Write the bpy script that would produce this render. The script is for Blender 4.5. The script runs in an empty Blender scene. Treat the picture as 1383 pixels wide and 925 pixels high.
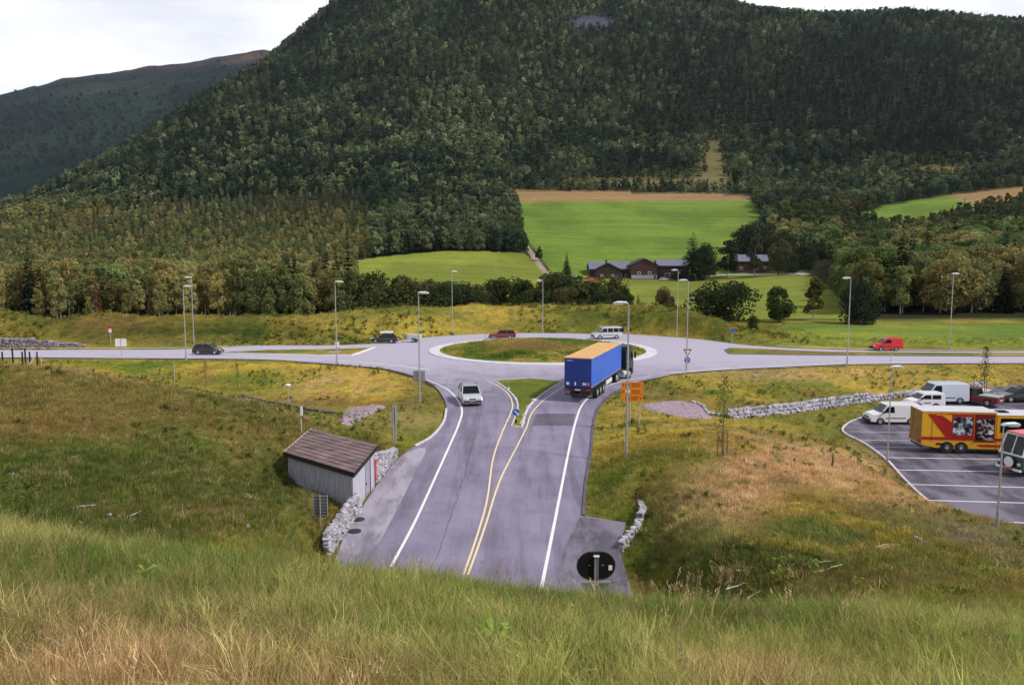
import bpy, bmesh, math, random
import numpy as np
from mathutils import Vector, Matrix

random.seed(7)
RNG = np.random.default_rng(11)
rad = math.radians

# ------------------------------------------------------------------ camera
scene = bpy.context.scene
COL = scene.collection
CAMH = 13.0
PITCH = rad(6.07)
cam_data = bpy.data.cameras.new('camera')
cam_data.lens = 28.0
cam_data.sensor_width = 36.0
cam_data.clip_start = 0.1
cam_data.clip_end = 20000
cam = bpy.data.objects.new('camera', cam_data)
COL.objects.link(cam)
cam.location = (0, 0, CAMH)
cam.rotation_euler = (math.pi / 2 - PITCH, 0, 0)
scene.camera = cam

# ------------------------------------------------------------------ light
SUN_EL, SUN_AZ = rad(47), rad(112)      # azimuth clockwise from +Y (north): the sun stands to the right, a little behind us
sun_vec = Vector((math.sin(SUN_AZ) * math.cos(SUN_EL), math.cos(SUN_AZ) * math.cos(SUN_EL), math.sin(SUN_EL)))
sd = bpy.data.lights.new('sun', 'SUN')
sd.energy = 3.3
sd.angle = rad(5)
sd.color = (1.0, 0.955, 0.88)
sun = bpy.data.objects.new('sun', sd)
COL.objects.link(sun)
sun.rotation_euler = sun_vec.to_track_quat('Z', 'Y').to_euler()

world = bpy.data.worlds.new('World')
scene.world = world
world.use_nodes = True
wn, wl = world.node_tree.nodes, world.node_tree.links
wn.clear()
w_out = wn.new('ShaderNodeOutputWorld')
w_bg = wn.new('ShaderNodeBackground')
w_bg.inputs['Strength'].default_value = 0.1
sky = wn.new('ShaderNodeTexSky')
sky.sky_type = 'NISHITA'
sky.sun_disc = False
sky.sun_elevation = SUN_EL
sky.sun_rotation = SUN_AZ
sky.dust_density = 1.5
tc = wn.new('ShaderNodeTexCoord')
mp = wn.new('ShaderNodeMapping')
mp.inputs['Scale'].default_value = (1, 1, 3.2)
nz = wn.new('ShaderNodeTexNoise')
nz.inputs['Scale'].default_value = 2.1
nz.inputs['Detail'].default_value = 7
nz.inputs['Roughness'].default_value = 0.55
cr = wn.new('ShaderNodeValToRGB')
cr.color_ramp.elements[0].position = 0.36
cr.color_ramp.elements[1].position = 0.60
cr.color_ramp.elements[0].color = (9.4, 9.6, 10.4, 1)
cr.color_ramp.elements[1].color = (12.5, 12.5, 12.5, 1)
cov = wn.new('ShaderNodeValToRGB')       # how closed the cloud deck is
cov.color_ramp.elements[0].position = 0.30
cov.color_ramp.elements[1].position = 0.50
cov.color_ramp.elements[0].color = (0.82, 0.82, 0.82, 1)
cov.color_ramp.elements[1].color = (1, 1, 1, 1)
# unseen overhead cloud darkened to cut ambient light; horizon deck stays bright
sepw = wn.new('ShaderNodeSeparateXYZ')
elev = wn.new('ShaderNodeValToRGB')
elev.color_ramp.elements[0].position = 0.30
elev.color_ramp.elements[1].position = 0.62
elev.color_ramp.elements[0].color = (1, 1, 1, 1)
elev.color_ramp.elements[1].color = (0.36, 0.37, 0.42, 1)
mul = wn.new('ShaderNodeMix'); mul.data_type = 'RGBA'; mul.blend_type = 'MULTIPLY'
mul.inputs[0].default_value = 1.0
mixw = wn.new('ShaderNodeMix'); mixw.data_type = 'RGBA'
wl.new(tc.outputs['Generated'], mp.inputs['Vector'])
wl.new(mp.outputs['Vector'], nz.inputs['Vector'])
wl.new(nz.outputs['Fac'], cr.inputs['Fac'])
wl.new(nz.outputs['Fac'], cov.inputs['Fac'])
wl.new(tc.outputs['Generated'], sepw.inputs[0])
wl.new(sepw.outputs['Z'], elev.inputs['Fac'])
wl.new(cr.outputs['Color'], mul.inputs[6])
wl.new(elev.outputs['Color'], mul.inputs[7])
wl.new(cov.outputs['Color'], mixw.inputs[0])
wl.new(sky.outputs['Color'], mixw.inputs[6])
wl.new(mul.outputs[2], mixw.inputs[7])
wl.new(mixw.outputs[2], w_bg.inputs['Color'])
wl.new(w_bg.outputs['Background'], w_out.inputs['Surface'])

scene.view_settings.view_transform = 'Standard'
scene.view_settings.look = 'None'
scene.view_settings.gamma = 1.0
scene.view_settings.use_curve_mapping = False
scene.view_settings.exposure = 0.08
scene.render.engine = 'CYCLES'
scene.cycles.max_bounces = 4
scene.cycles.diffuse_bounces = 2
scene.cycles.glossy_bounces = 2
scene.cycles.transmission_bounces = 3
scene.cycles.transparent_max_bounces = 6
scene.cycles.volume_bounces = 0
scene.cycles.caustics_reflective = False
scene.cycles.caustics_refractive = False
scene.cycles.use_denoising = True
scene.cycles.use_adaptive_sampling = True
scene.cycles.adaptive_threshold = 0.02

# ------------------------------------------------------------------ survey helpers: photograph pixel -> place on the ground
FPX = 28.0 / 36.0 * 1383
CT, ST = math.cos(PITCH), math.sin(PITCH)

def ray(px, py):
    u = (px - 691.5) / FPX
    v = (py - 462.5) / FPX
    return u, CT - v * ST, -ST - v * CT

def G(px, py, z=0.0):
    """point at height z"""
    rx, ry, rz = ray(px, py)
    t = (z - CAMH) / rz
    return (rx * t, ry * t, z)

def D(px, py, d):
    """point at depth d"""
    rx, ry, rz = ray(px, py)
    t = d / ry
    return (rx * t, d, CAMH + rz * t)

def proj(x, y, z):
    """arrays -> photo pixels"""
    zc = z - CAMH
    f = y * CT - zc * ST
    up = y * ST + zc * CT
    f = np.maximum(f, 0.01)
    return 691.5 + FPX * x / f, 462.5 - FPX * up / f

# ------------------------------------------------------------------ numpy noise
_perm = np.random.default_rng(3).random((256, 256))

def vnoise(x, y, s=1.0, seed=0):
    x = np.asarray(x, float) / s + 37.7 * seed + 1000.0
    y = np.asarray(y, float) / s + 91.3 * seed + 1000.0
    xi, yi = np.floor(x).astype(int), np.floor(y).astype(int)
    fx, fy = x - xi, y - yi
    fx, fy = fx * fx * (3 - 2 * fx), fy * fy * (3 - 2 * fy)
    a = _perm[xi & 255, yi & 255]; b = _perm[(xi + 1) & 255, yi & 255]
    c = _perm[xi & 255, (yi + 1) & 255]; d = _perm[(xi + 1) & 255, (yi + 1) & 255]
    return (a * (1 - fx) + b * fx) * (1 - fy) + (c * (1 - fx) + d * fx) * fy

def fbm(x, y, s, octv=4, seed=0):
    r = 0; amp = 0.5; tot = 0
    for o in range(octv):
        r = r + amp * vnoise(x, y, s / 2 ** o, seed + o)
        tot += amp; amp *= 0.5
    return r / tot

def sstep(a, b, x):
    t = np.clip((np.asarray(x, float) - a) / (b - a), 0, 1)
    return t * t * (3 - 2 * t)

def poly_dist(px, py, poly):
    """signed distance, negative inside"""
    P = np.asarray(poly, float)[:, :2]
    x, y = np.asarray(px, float), np.asarray(py, float)
    d2 = np.full(x.shape, 1e18); ins = np.zeros(x.shape, bool)
    n = len(P)
    for i in range(n):
        x0, y0 = P[i]; x1, y1 = P[(i + 1) % n]
        ex, ey = x1 - x0, y1 - y0
        l2 = ex * ex + ey * ey + 1e-12
        t = np.clip(((x - x0) * ex + (y - y0) * ey) / l2, 0, 1)
        d2 = np.minimum(d2, (x - x0 - t * ex) ** 2 + (y - y0 - t * ey) ** 2)
        c = ((y0 > y) != (y1 > y)) & (x < (x1 - x0) * (y - y0) / (y1 - y0 + 1e-15) + x0)
        ins ^= c
    d = np.sqrt(d2)
    return np.where(ins, -d, d)

def in_poly(x, y, poly):
    return poly_dist(x, y, poly) < 0

def smooth_line(pts, n=6, closed=False):
    """Catmull-Rom through 2D points"""
    P = [Vector((p[0], p[1])) for p in pts]
    out = []
    m = len(P)
    rng = range(m) if closed else range(m - 1)
    for i in rng:
        p1, p2 = P[i], P[(i + 1) % m]
        p0 = P[(i - 1) % m] if (closed or i > 0) else p1 * 2 - p2
        p3 = P[(i + 2) % m] if (closed or i < m - 2) else p2 * 2 - p1
        for k in range(n):
            t = k / n
            out.append(0.5 * ((2 * p1) + (p2 - p0) * t + (2 * p0 - 5 * p1 + 4 * p2 - p3) * t * t + (3 * p1 - p0 - 3 * p2 + p3) * t ** 3))
    if not closed:
        out.append(P[-1])
    return [(v.x, v.y) for v in out]

# ------------------------------------------------------------------ tagging and mesh helpers
def tag(o, label=None, cat=None, group=None, kind=None):
    if label: o['label'] = label
    if cat: o['category'] = cat
    if group: o['group'] = group
    if kind: o['kind'] = kind
    return o

def link(name, me, parent=None, mat=None):
    o = bpy.data.objects.new(name, me)
    COL.objects.link(o)
    if parent is not None:
        o.parent = parent
    if mat is not None and me is not None:
        if not isinstance(mat, (list, tuple)):
            mat = [mat]
        for m in mat:
            me.materials.append(m)
    return o

def empty(name, label, cat, loc=(0, 0, 0), rz=0.0, group=None):
    o = bpy.data.objects.new(name, None)
    o.empty_display_size = 0.3
    COL.objects.link(o)
    o.location = loc
    o.rotation_euler = (0, 0, rz)
    return tag(o, label, cat, group)

def np_mesh(name, verts, faces, smooth=False, mat_idx=None):
    me = bpy.data.meshes.new(name)
    verts = np.asarray(verts, np.float32)
    faces = np.asarray(faces, np.int32)
    nv, nf, k = len(verts), len(faces), faces.shape[1]
    me.vertices.add(nv); me.vertices.foreach_set('co', verts.ravel())
    me.loops.add(nf * k); me.loops.foreach_set('vertex_index', faces.ravel())
    me.polygons.add(nf)
    me.polygons.foreach_set('loop_start', np.arange(0, nf * k, k, dtype=np.int32))
    me.polygons.foreach_set('use_smooth', np.full(nf, smooth))
    if mat_idx is not None:
        me.polygons.foreach_set('material_index', np.asarray(mat_idx, np.int32))
    me.update(calc_edges=True)
    me.validate()
    return me

class B:
    """collects shapes into one bmesh"""
    def __init__(s):
        s.bm = bmesh.new()
    def box(s, c, size, rz=0.0, ry=0.0, rx=0.0, bev=0.0, taper=None):
        r = bmesh.ops.create_cube(s.bm, size=1.0)
        vs = r['verts']
        for v in vs:
            v.co.x *= size[0]; v.co.y *= size[1]; v.co.z *= size[2]
            if taper and v.co.z > 0:
                v.co.x *= taper[0]; v.co.y *= taper[1]
        M = Matrix.Translation(c) @ Matrix.Rotation(rz, 4, 'Z') @ Matrix.Rotation(ry, 4, 'Y') @ Matrix.Rotation(rx, 4, 'X')
        bmesh.ops.transform(s.bm, matrix=M, verts=vs)
        if bev > 0:
            es = list({e for v in vs for e in v.link_edges})
            bmesh.ops.bevel(s.bm, geom=es, offset=bev, segments=2, affect='EDGES', profile=0.6)
        return s
    def cyl(s, a, b, r0, r1=None, seg=12, caps=True):
        a, b = Vector(a), Vector(b)
        if r1 is None: r1 = r0
        d = b - a
        r = bmesh.ops.create_cone(s.bm, cap_ends=caps, segments=seg, radius1=r0, radius2=r1, depth=d.length)
        M = Matrix.Translation((a + b) / 2) @ d.to_track_quat('Z', 'Y').to_matrix().to_4x4()
        bmesh.ops.transform(s.bm, matrix=M, verts=r['verts'])
        return s
    def prism(s, prof, y0, y1, bev=0.0, top_in=0.0, zc=None):
        """profile in XZ extruded along Y"""
        A = [s.bm.verts.new((p[0], y0, p[1])) for p in prof]
        Bv = [s.bm.verts.new((p[0], y1, p[1])) for p in prof]
        n = len(prof)
        fs = [s.bm.faces.new(A[::-1]), s.bm.faces.new(Bv)]
        for i in range(n):
            fs.append(s.bm.faces.new((A[i], A[(i + 1) % n], Bv[(i + 1) % n], Bv[i])))
        if top_in:
            zt = max(p[1] for p in prof)
            for v in A + Bv:
                k = max(0.0, (v.co.z - zc) / (zt - zc))
                v.co.y *= 1 - top_in * k
        bmesh.ops.recalc_face_normals(s.bm, faces=fs)
        if bev > 0:
            es = [e for f in fs[:2] for e in f.edges]
            bmesh.ops.bevel(s.bm, geom=es, offset=bev, segments=2, affect='EDGES', profile=0.6)
        return s
    def hull(s, pts):
        vs = [s.bm.verts.new(p) for p in pts]
        r = bmesh.ops.convex_hull(s.bm, input=vs)
        bmesh.ops.delete(s.bm, geom=[g for g in r['geom_interior'] if isinstance(g, bmesh.types.BMVert)], context='VERTS')
        return s
    def quad(s, pts):
        s.bm.faces.new([s.bm.verts.new(p) for p in pts])
        return s
    def sphere(s, c, r, sc=(1, 1, 1), sub=2):
        q = bmesh.ops.create_icosphere(s.bm, subdivisions=sub, radius=r)
        for v in q['verts']:
            v.co = Vector((v.co.x * sc[0] + c[0], v.co.y * sc[1] + c[1], v.co.z * sc[2] + c[2]))
        return s
    def mesh(s, name, smooth=False):
        me = bpy.data.meshes.new(name)
        s.bm.normal_update()
        s.bm.to_mesh(me); s.bm.free()
        if smooth:
            for p in me.polygons: p.use_smooth = True
        return me
    def add(s, name, mat, parent=None, smooth=False):
        return link(name, s.mesh(name, smooth), parent, mat)

# ------------------------------------------------------------------ materials
def new_mat(name):
    m = bpy.data.materials.new(name); m.use_nodes = True
    nt = m.node_tree
    b = nt.nodes['Principled BSDF']
    return m, nt, b

def nnode(nt, t, **kw):
    n = nt.nodes.new(t)
    for k, v in kw.items(): setattr(n, k, v)
    return n

def noise_node(nt, scale, detail=4, rough=0.6, coord='Object', stretch=None):
    t = nnode(nt, 'ShaderNodeTexCoord')
    n = nnode(nt, 'ShaderNodeTexNoise')
    n.inputs['Scale'].default_value = scale
    n.inputs['Detail'].default_value = detail
    n.inputs['Roughness'].default_value = rough
    src = t.outputs[coord]
    if coord == 'World':
        pass
    if stretch:
        m = nnode(nt, 'ShaderNodeMapping'); m.inputs['Scale'].default_value = stretch
        nt.links.new(src, m.inputs['Vector']); src = m.outputs['Vector']
    nt.links.new(src, n.inputs['Vector'])
    return n

def ramp(nt, src, stops):
    r = nnode(nt, 'ShaderNodeValToRGB')
    el = r.color_ramp.elements
    while len(el) < len(stops): el.new(0.5)
    for e, (p, c) in zip(el, stops):
        e.position = p
        e.color = (c[0], c[1], c[2], 1) if hasattr(c, '__len__') else (c, c, c, 1)
    nt.links.new(src, r.inputs['Fac'])
    return r

def mixc(nt, a, b, fac=1.0, mode='MIX'):
    m = nnode(nt, 'ShaderNodeMix'); m.data_type = 'RGBA'; m.blend_type = mode
    for s, v in ((0, fac), (6, a), (7, b)):
        if hasattr(v, 'is_output') or isinstance(v, bpy.types.NodeSocket): nt.links.new(v, m.inputs[s])
        elif s == 0: m.inputs[0].default_value = v
        else: m.inputs[s].default_value = (*v[:3], 1)
    return m.outputs[2]

def mat_worn(name, col, rough=0.5, metal=0.0, var=0.25, scale=3.0, coat=0.0, bump=0.0, spec=0.5, stretch=None, dirt=None):
    """paint / metal / wood with uneven tone"""
    m, nt, b = new_mat(name)
    n = noise_node(nt, scale, 5, 0.65, 'Object', stretch)
    lo = tuple(c * (1 - var) for c in col); hi = tuple(min(1, c * (1 + var * 0.6)) for c in col)
    r = ramp(nt, n.outputs['Fac'], [(0.3, lo), (0.7, hi)])
    out = r.outputs['Color']
    if dirt:
        n2 = noise_node(nt, scale * 0.35, 6, 0.7)
        rr = ramp(nt, n2.outputs['Fac'], [(0.52, 0), (0.72, 1)])
        out = mixc(nt, out, dirt, rr.outputs['Color'])
    nt.links.new(out, b.inputs['Base Color'])
    b.inputs['Roughness'].default_value = rough
    b.inputs['Metallic'].default_value = metal
    b.inputs['Specular IOR Level'].default_value = spec
    if coat: b.inputs['Coat Weight'].default_value = coat; b.inputs['Coat Roughness'].default_value = 0.12
    if bump:
        bp = nnode(nt, 'ShaderNodeBump'); bp.inputs['Strength'].default_value = bump; bp.inputs['Distance'].default_value = 0.02
        nt.links.new(n.outputs['Fac'], bp.inputs['Height']); nt.links.new(bp.outputs['Normal'], b.inputs['Normal'])
    return m

M = {}
M['galv'] = mat_worn('galvanised_steel', (0.40, 0.40, 0.43), 0.5, 0.35, 0.2, 4)
M['lampwhite'] = mat_worn('lamp_housing', (0.75, 0.76, 0.80), 0.4, 0, 0.08, 5)
M['signback'] = mat_worn('sign_back', (0.33, 0.33, 0.38), 0.5, 0.3, 0.2, 4)
M['black'] = mat_worn('black_plate', (0.008, 0.008, 0.010), 0.45, 0, 0.3, 3)
M['rubber'] = mat_worn('rubber', (0.015, 0.015, 0.017), 0.85, 0, 0.3, 8)
M['rim'] = mat_worn('wheel_rim', (0.45, 0.45, 0.48), 0.35, 0.6, 0.2, 8)
M['glass'] = mat_worn('dark_glass', (0.006, 0.008, 0.011), 0.12, 0, 0.3, 2, spec=0.35)
M['white'] = mat_worn('white_paint', (0.78, 0.78, 0.82), 0.35, 0, 0.06, 1.5, coat=0.4)
M['silver'] = mat_worn('silver_paint', (0.60, 0.62, 0.66), 0.32, 0.35, 0.08, 1.5, coat=0.5)
M['red'] = mat_worn('red_paint', (0.62, 0.02, 0.015), 0.35, 0, 0.1, 1.5, coat=0.5)
M['maroon'] = mat_worn('maroon_paint', (0.16, 0.012, 0.025), 0.3, 0, 0.1, 1.5, coat=0.5)
M['blackpaint'] = mat_worn('black_paint', (0.012, 0.014, 0.018), 0.25, 0, 0.1, 1.5, coat=0.6)
M['greypaint'] = mat_worn('grey_paint', (0.06, 0.065, 0.08), 0.3, 0.2, 0.1, 1.5, coat=0.5)
M['darkplastic'] = mat_worn('dark_plastic', (0.025, 0.025, 0.028), 0.6, 0, 0.2, 6)
M['lightred'] = mat_worn('tail_lamp_red', (0.45, 0.01, 0.01), 0.25, 0, 0.1, 5)
M['lamplens'] = mat_worn('lamp_lens', (0.7, 0.72, 0.75), 0.15, 0, 0.1, 5, spec=0.8)
M['amber'] = mat_worn('amber_lens', (0.7, 0.22, 0.02), 0.3, 0, 0.1, 5)
M['plate'] = mat_worn('number_plate', (0.72, 0.72, 0.70), 0.5, 0, 0.1, 12)
M['yellow'] = mat_worn('yellow_paint', (0.74, 0.38, 0.02), 0.4, 0, 0.08, 1.5, coat=0.3)
M['truckred'] = mat_worn('deep_red_paint', (0.38, 0.012, 0.012), 0.4, 0, 0.1, 1.5, coat=0.3)
M['bluetarp'] = mat_worn('blue_tarpaulin', (0.035, 0.13, 0.62), 0.45, 0, 0.18, 0.9, bump=0.4, stretch=(1.5, 1, 0.35))
M['bluedoor'] = mat_worn('blue_rear_door', (0.012, 0.04, 0.27), 0.4, 0, 0.15, 1.2)
M['tarproof'] = mat_worn('tan_roof_sheet', (0.72, 0.42, 0.17), 0.6, 0, 0.18, 1.2, bump=0.3)
M['greenpaint'] = mat_worn('dark_green_paint', (0.008, 0.05, 0.035), 0.3, 0, 0.1, 1.5, coat=0.6)
M['pink'] = mat_worn('faded_red_roof', (0.72, 0.16, 0.2), 0.5, 0, 0.15, 1.5)
M['blue'] = mat_worn('sign_blue', (0.01, 0.10, 0.45), 0.4, 0, 0.05, 3)
M['signred'] = mat_worn('sign_red', (0.50, 0.015, 0.02), 0.4, 0, 0.05, 3)
M['signwhite'] = mat_worn('sign_white', (0.8, 0.8, 0.82), 0.4, 0, 0.05, 3)
M['orange'] = mat_worn('sign_orange', (0.80, 0.22, 0.01), 0.4, 0, 0.08, 3)
M['signgreen'] = mat_worn('sign_green', (0.02, 0.22, 0.08), 0.4, 0, 0.05, 3)
M['stone'] = mat_worn('pale_granite', (0.41, 0.39, 0.44), 0.85, 0, 0.6, 2.2, bump=0.8)
M['greystone'] = mat_worn('grey_granite', (0.24, 0.22, 0.26), 0.85, 0, 0.45, 2.2, bump=0.8)
M['rockdark'] = mat_worn('mountain_rock', (0.16, 0.14, 0.21), 0.9, 0, 0.5, 0.05, bump=0.8)
M['woodpost'] = mat_worn('wood_post', (0.28, 0.15, 0.08), 0.8, 0, 0.3, 6)
M['greypole'] = mat_worn('pale_wood_post', (0.45, 0.42, 0.36), 0.8, 0, 0.25, 6)
M['deadwood'] = mat_worn('bleached_branch', (0.55, 0.49, 0.43), 0.85, 0, 0.35, 6)
M['bark'] = mat_worn('bark', (0.10, 0.075, 0.055), 0.9, 0, 0.4, 5)
M['birchbark'] = mat_worn('birch_bark', (0.38, 0.36, 0.33), 0.85, 0, 0.5, 6)
# ------------------------------------------------------------------ road outlines (surveyed on the ground plane)
def RZ(y):
    """the southern road dips towards the underpass below the camera"""
    return -2.0 * (1 - sstep(33, 78, y))

def GR(px, py):
    z = 0.0
    for _ in range(25):
        p = G(px, py, z); z = .5 * z + .5 * float(RZ(p[1]))
    return G(px, py, z)

def GL(pts, z=0.0):
    return [GR(px, py)[:2] for px, py in pts]

RC = (4.3, 112.0)          # centre of the roundabout
R_IN, R_GRASS, R_OUT = 16.0, 14.6, 25.6

def circle(r, n=72, c=RC):
    return [(c[0] + r * math.cos(2 * math.pi * i / n), c[1] + r * math.sin(2 * math.pi * i / n)) for i in range(n)]

SOUTH = GL([(560, 510), (585, 521), (598, 536), (603, 553), (599, 570), (583, 590), (560, 603), (541, 617), (512, 652), (488, 688), (458, 742)])
SOUTH = smooth_line(SOUTH, 5)
SOUTH_R = GL([(848, 783), (836, 740), (846, 706), (788, 699)])
SOUTH_R2 = smooth_line(GL([(787, 697), (790, 655), (797, 610), (801, 570), (809, 548), (828, 531), (858, 517), (905, 507)]), 5)
south_road = SOUTH + [(SOUTH[-1][0] + 1.2, 20.0), (SOUTH_R[0][0] + 0.1, 20.0)] + SOUTH_R[:-1] + SOUTH_R2 + GL([(880, 497), (700, 500), (560, 500)])
left_arm = smooth_line(GL([(598, 516), (565, 509), (520, 498), (470, 493), (400, 488), (330, 485), (200, 484), (60, 483), (0, 483)]), 4) \
    + [(-420, 100), (-420, 108.5)] + smooth_line(GL([(-10, 473), (100, 472.5), (240, 472), (350, 467), (450, 466.5), (520, 463.5), (580, 460), (640, 455)]), 4) + [(0, 118), (-4, 100)]
right_arm = smooth_line(GL([(860, 515), (905, 506), (985, 499.5), (1060, 496), (1143, 492.5), (1260, 491), (1383, 490.5)]), 4) \
    + [(420, 103), (420, 115.5)] + smooth_line(GL([(1400, 475), (1240, 474.5), (1140, 473), (1060, 470), (1000, 465.5), (950, 459), (890, 454), (840, 451)]), 4) + [(10, 118), (10, 100)]

splitS = smooth_line(GL([(667, 515), (680, 524), (692.5, 536), (698, 548), (695, 562), (689.5, 577)]), 3) + smooth_line(GL([(706, 578.5), (709.5, 565), (716.5, 549), (732, 535), (760, 516)]), 3) + GL([(715, 512)])
splitL = GL([(290, 476.5), (360, 478.6), (440, 480.3), (475, 480), (490, 475), (504, 470), (440, 471.5), (360, 473.0)])
splitR = GL([(985, 470.5), (978, 473), (984, 478.5), (1080, 480), (1250, 481.3), (1383, 482.0), (1500, 482), (1500, 477.5), (1383, 477.6), (1240, 477), (1120, 476), (1040, 472.5)])

def park_z(y):
    return -3.0 + np.clip((np.asarray(y, float) - 74) / 20, 0, 1) * 1.7

def GP(px, py):
    z = -3.0
    for _ in range(12):
        p = G(px, py, z); z = float(park_z(p[1]))
    return p
parking = [GP(*p)[:2] for p in [(1383, 723), (1335, 712), (1292, 699), (1252, 675), (1220, 645), (1199, 622), (1170, 600), (1139, 583), (1146, 571), (1175, 560), (1232, 545), (1290, 534), (1334, 523.5), (1383, 519)]] + [(75, 92), (80, 40), (34, 44)]

# ------------------------------------------------------------------ terrain
near = []
def n3(*p): near.append(p)
for p in [(-90, 100, 0), (-60, 100, 0), (-35, 97, 0), (-20, 91, 0), (-90, 112, 0), (-50, 112, 0), (-25, 118, 0), (0, 85, 0), (20, 92, 0), (40, 98, 0), (70, 100, 0), (110, 101, 0), (70, 115, 0), (110, 118, 0),
          (-9, 70, 0), (-10.5, 62, 0), (-8, 48, 0), (-7.6, 41, 0), (-7, 36, 0), (6, 70, 0), (6.6, 60, 0), (5.5, 50, 0), (4, 42, 0), (0, 60, 0), (0, 45, 0), (0, 35, 0), (0, 27, 0), (-4, 27, 0), (4.5, 27, 0), (4.3, 112, .4), (4, 138, 0), (-30, 118, 0), (35, 118, 0),
          (-9.6, 40, 1.4), (-10.4, 43, 1.4), (-9.6, 52.5, 1.6), (-9.6, 56, 1.0),
          (7.6, 46, .6), (7.4, 42, .8), (7.2, 38, .9), (5.8, 34.5, 1.0), (5.6, 42, 0), (5, 37, 0),
          (-60, 60, 6.8), (-60, 32, 9), (-90, 60, 8), (-90, 30, 11), (-60, 80, 1.5), (-90, 85, 2), (-38, 80, -.2), (-28, 80, -.9), (-20, 76, -1.1),
          (60, 50, -3), (60, 75, -3), (45, 60, -3), (36, 50, -3), (90, 60, -3), (90, 80, -2), (40, 70, -3), (75, 35, -1), (50, 40, -1.6), (110, 60, -3),
          (0, 0, 11.3), (0, -8, 12), (-14, -6, 12.2), (14, -6, 11.6), (30, 0, 10.5), (-30, 0, 12.5), (-30, 18, 8.2), (60, 10, 8), (-60, 5, 12),
          (-4, 22, .1), (3.5, 22, .1), (-6, 21, 1.8), (5.6, 21.5, 2.2), (0, 18.3, 3.2), (-11, 21, 4.6), (11, 22, 3.6), (-19, 22, 6)]:
    if abs(p[0]) < 12 and 24 < p[1] < 80: p = (p[0], p[1], p[2] + float(RZ(p[1])))
    n3(*p)
for a in [(0, 494, 59), (100, 498, 59), (230, 526, 60), (330, 541, 59), (400, 570, 56), (440, 588, 54),
          (0, 600, 37), (0, 680, 28), (150, 640, 36), (250, 680, 35), (330, 645, 46), (400, 722, 33), (180, 580, 46), (60, 560, 46), (300, 590, 49), (392, 656, 48.4), (430, 672, 45.5), (350, 625, 49),
          (0, 925, 4.6), (350, 925, 4.8), (691, 925, 5), (1040, 925, 5.2), (1383, 925, 5.6), (0, 694, 13.5), (215, 719, 13.5), (430, 746, 14), (630, 781, 14.5), (830, 803, 15), (1000, 826, 17), (1200, 818, 20), (1383, 800, 22),
          (980, 795, 24.5), (1100, 760, 27), (900, 760, 29), (1000, 720, 34), (1180, 700, 37), (1300, 718, 35), (1383, 745, 32), (1050, 690, 38), (940, 700, 36), (930, 650, 45), (1000, 640, 47), (1100, 645, 46), (1180, 672, 44), (1383, 727, 38)]:
    n3(*D(*a))
for a in [(428, 735, -.3), (500, 597, .1), (100, 489, -.2), (230, 490, -.2), (350, 498, -.3), (450, 510, -.3), (500, 530, -.5), (430, 553, -1.1), (380, 540, -1.1), (250, 515, -.7), (470, 560, -1.0), (540, 560, -.3),
          (1000, 600, 0), (900, 600, .2), (860, 565, 0), (910, 560, -.8), (960, 575, -1.0), (1050, 590, -1), (1120, 600, -1.9), (950, 510, -.2), (1050, 508, -.3), (1150, 507, -.6), (1000, 550, -1.3), (1080, 548, -1.7), (1130, 540, -1.8), (1180, 530, -1.6), (1260, 511, -.8), (1383, 503, -.4), (1100, 562, -2.1), (1190, 650, -1.9), (1140, 625, -1.7), (850, 640, 0), (815, 650, 0), (900, 640, .5),
          (1100, 468, 0), (1250, 460, 0), (1383, 455, 0), (1100, 450, .1), (1383, 448, .1)]:
    n3(*G(*a))
# the long grassed berm north of the road
berm_base = [(-60, 462), (0, 462), (130, 465), (250, 466), (350, 465), (450, 463.5), (520, 460), (590, 456), (660, 451), (732, 449), (820, 450), (900, 455), (950, 460), (985, 465), (1030, 468)]
berm_top = [(-60, 421), (0, 422), (130, 424), (250, 427), (350, 427), (430, 425), (490, 419), (560, 415.5), (640, 411), (732, 408.5), (820, 410), (890, 413), (930, 420), (965, 430), (1010, 447)]
for (bx, by), (tx, ty) in zip(berm_base, berm_top):
    b = G(bx, by, 0)
    n3(b[0], b[1] + 0.8, 0.0)
    t = D(tx, ty, b[1] + 9.5)
    n3(*t)
    n3(t[0], t[1] + 3.0, t[2] - 0.1)
    n3(t[0] * 1.05, t[1] + 11.0, 0.5)
for x in (-120, -80, -40, 0, 40, 70, 100, 130):
    n3(x, 175, 0.6)
n3(50, 150, .2); n3(70, 155, .3); n3(100, 150, .2); n3(-150, 100, 0); n3(-150, 140, 3)
NEAR = np.array(near, float)

def tps_fit(P, lam=0.02, kind='tps'):
    X = P[:, :2]
    r = np.sqrt(((X[:, None] - X[None]) ** 2).sum(-1))
    K = (r ** 2 * np.log(r + 1e-9)) if kind == 'tps' else r
    n = len(P)
    A = np.zeros((n + 3, n + 3))
    A[:n, :n] = K + np.eye(n) * lam * (1 if kind == 'tps' else -1)
    A[:n, n] = 1; A[:n, n + 1:] = X; A[n, :n] = 1; A[n + 1:, :n] = X.T
    s = np.linalg.solve(A, np.concatenate([P[:, 2], np.zeros(3)]))
    return X, s, kind

def tps_eval(fit, x, y):
    X, s, kind = fit
    x = np.asarray(x, float).ravel(); y = np.asarray(y, float).ravel()
    out = np.empty_like(x)
    for a in range(0, len(x), 20000):
        xa, ya = x[a:a + 20000], y[a:a + 20000]
        r = np.sqrt((xa[:, None] - X[None, :, 0]) ** 2 + (ya[:, None] - X[None, :, 1]) ** 2)
        K = (r ** 2 * np.log(r + 1e-9)) if kind == 'tps' else r
        out[a:a + 20000] = K @ s[:-3] + s[-3] + s[-2] * xa + s[-1] * ya
    return out

NFIT = tps_fit(NEAR, 0.3)

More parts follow.
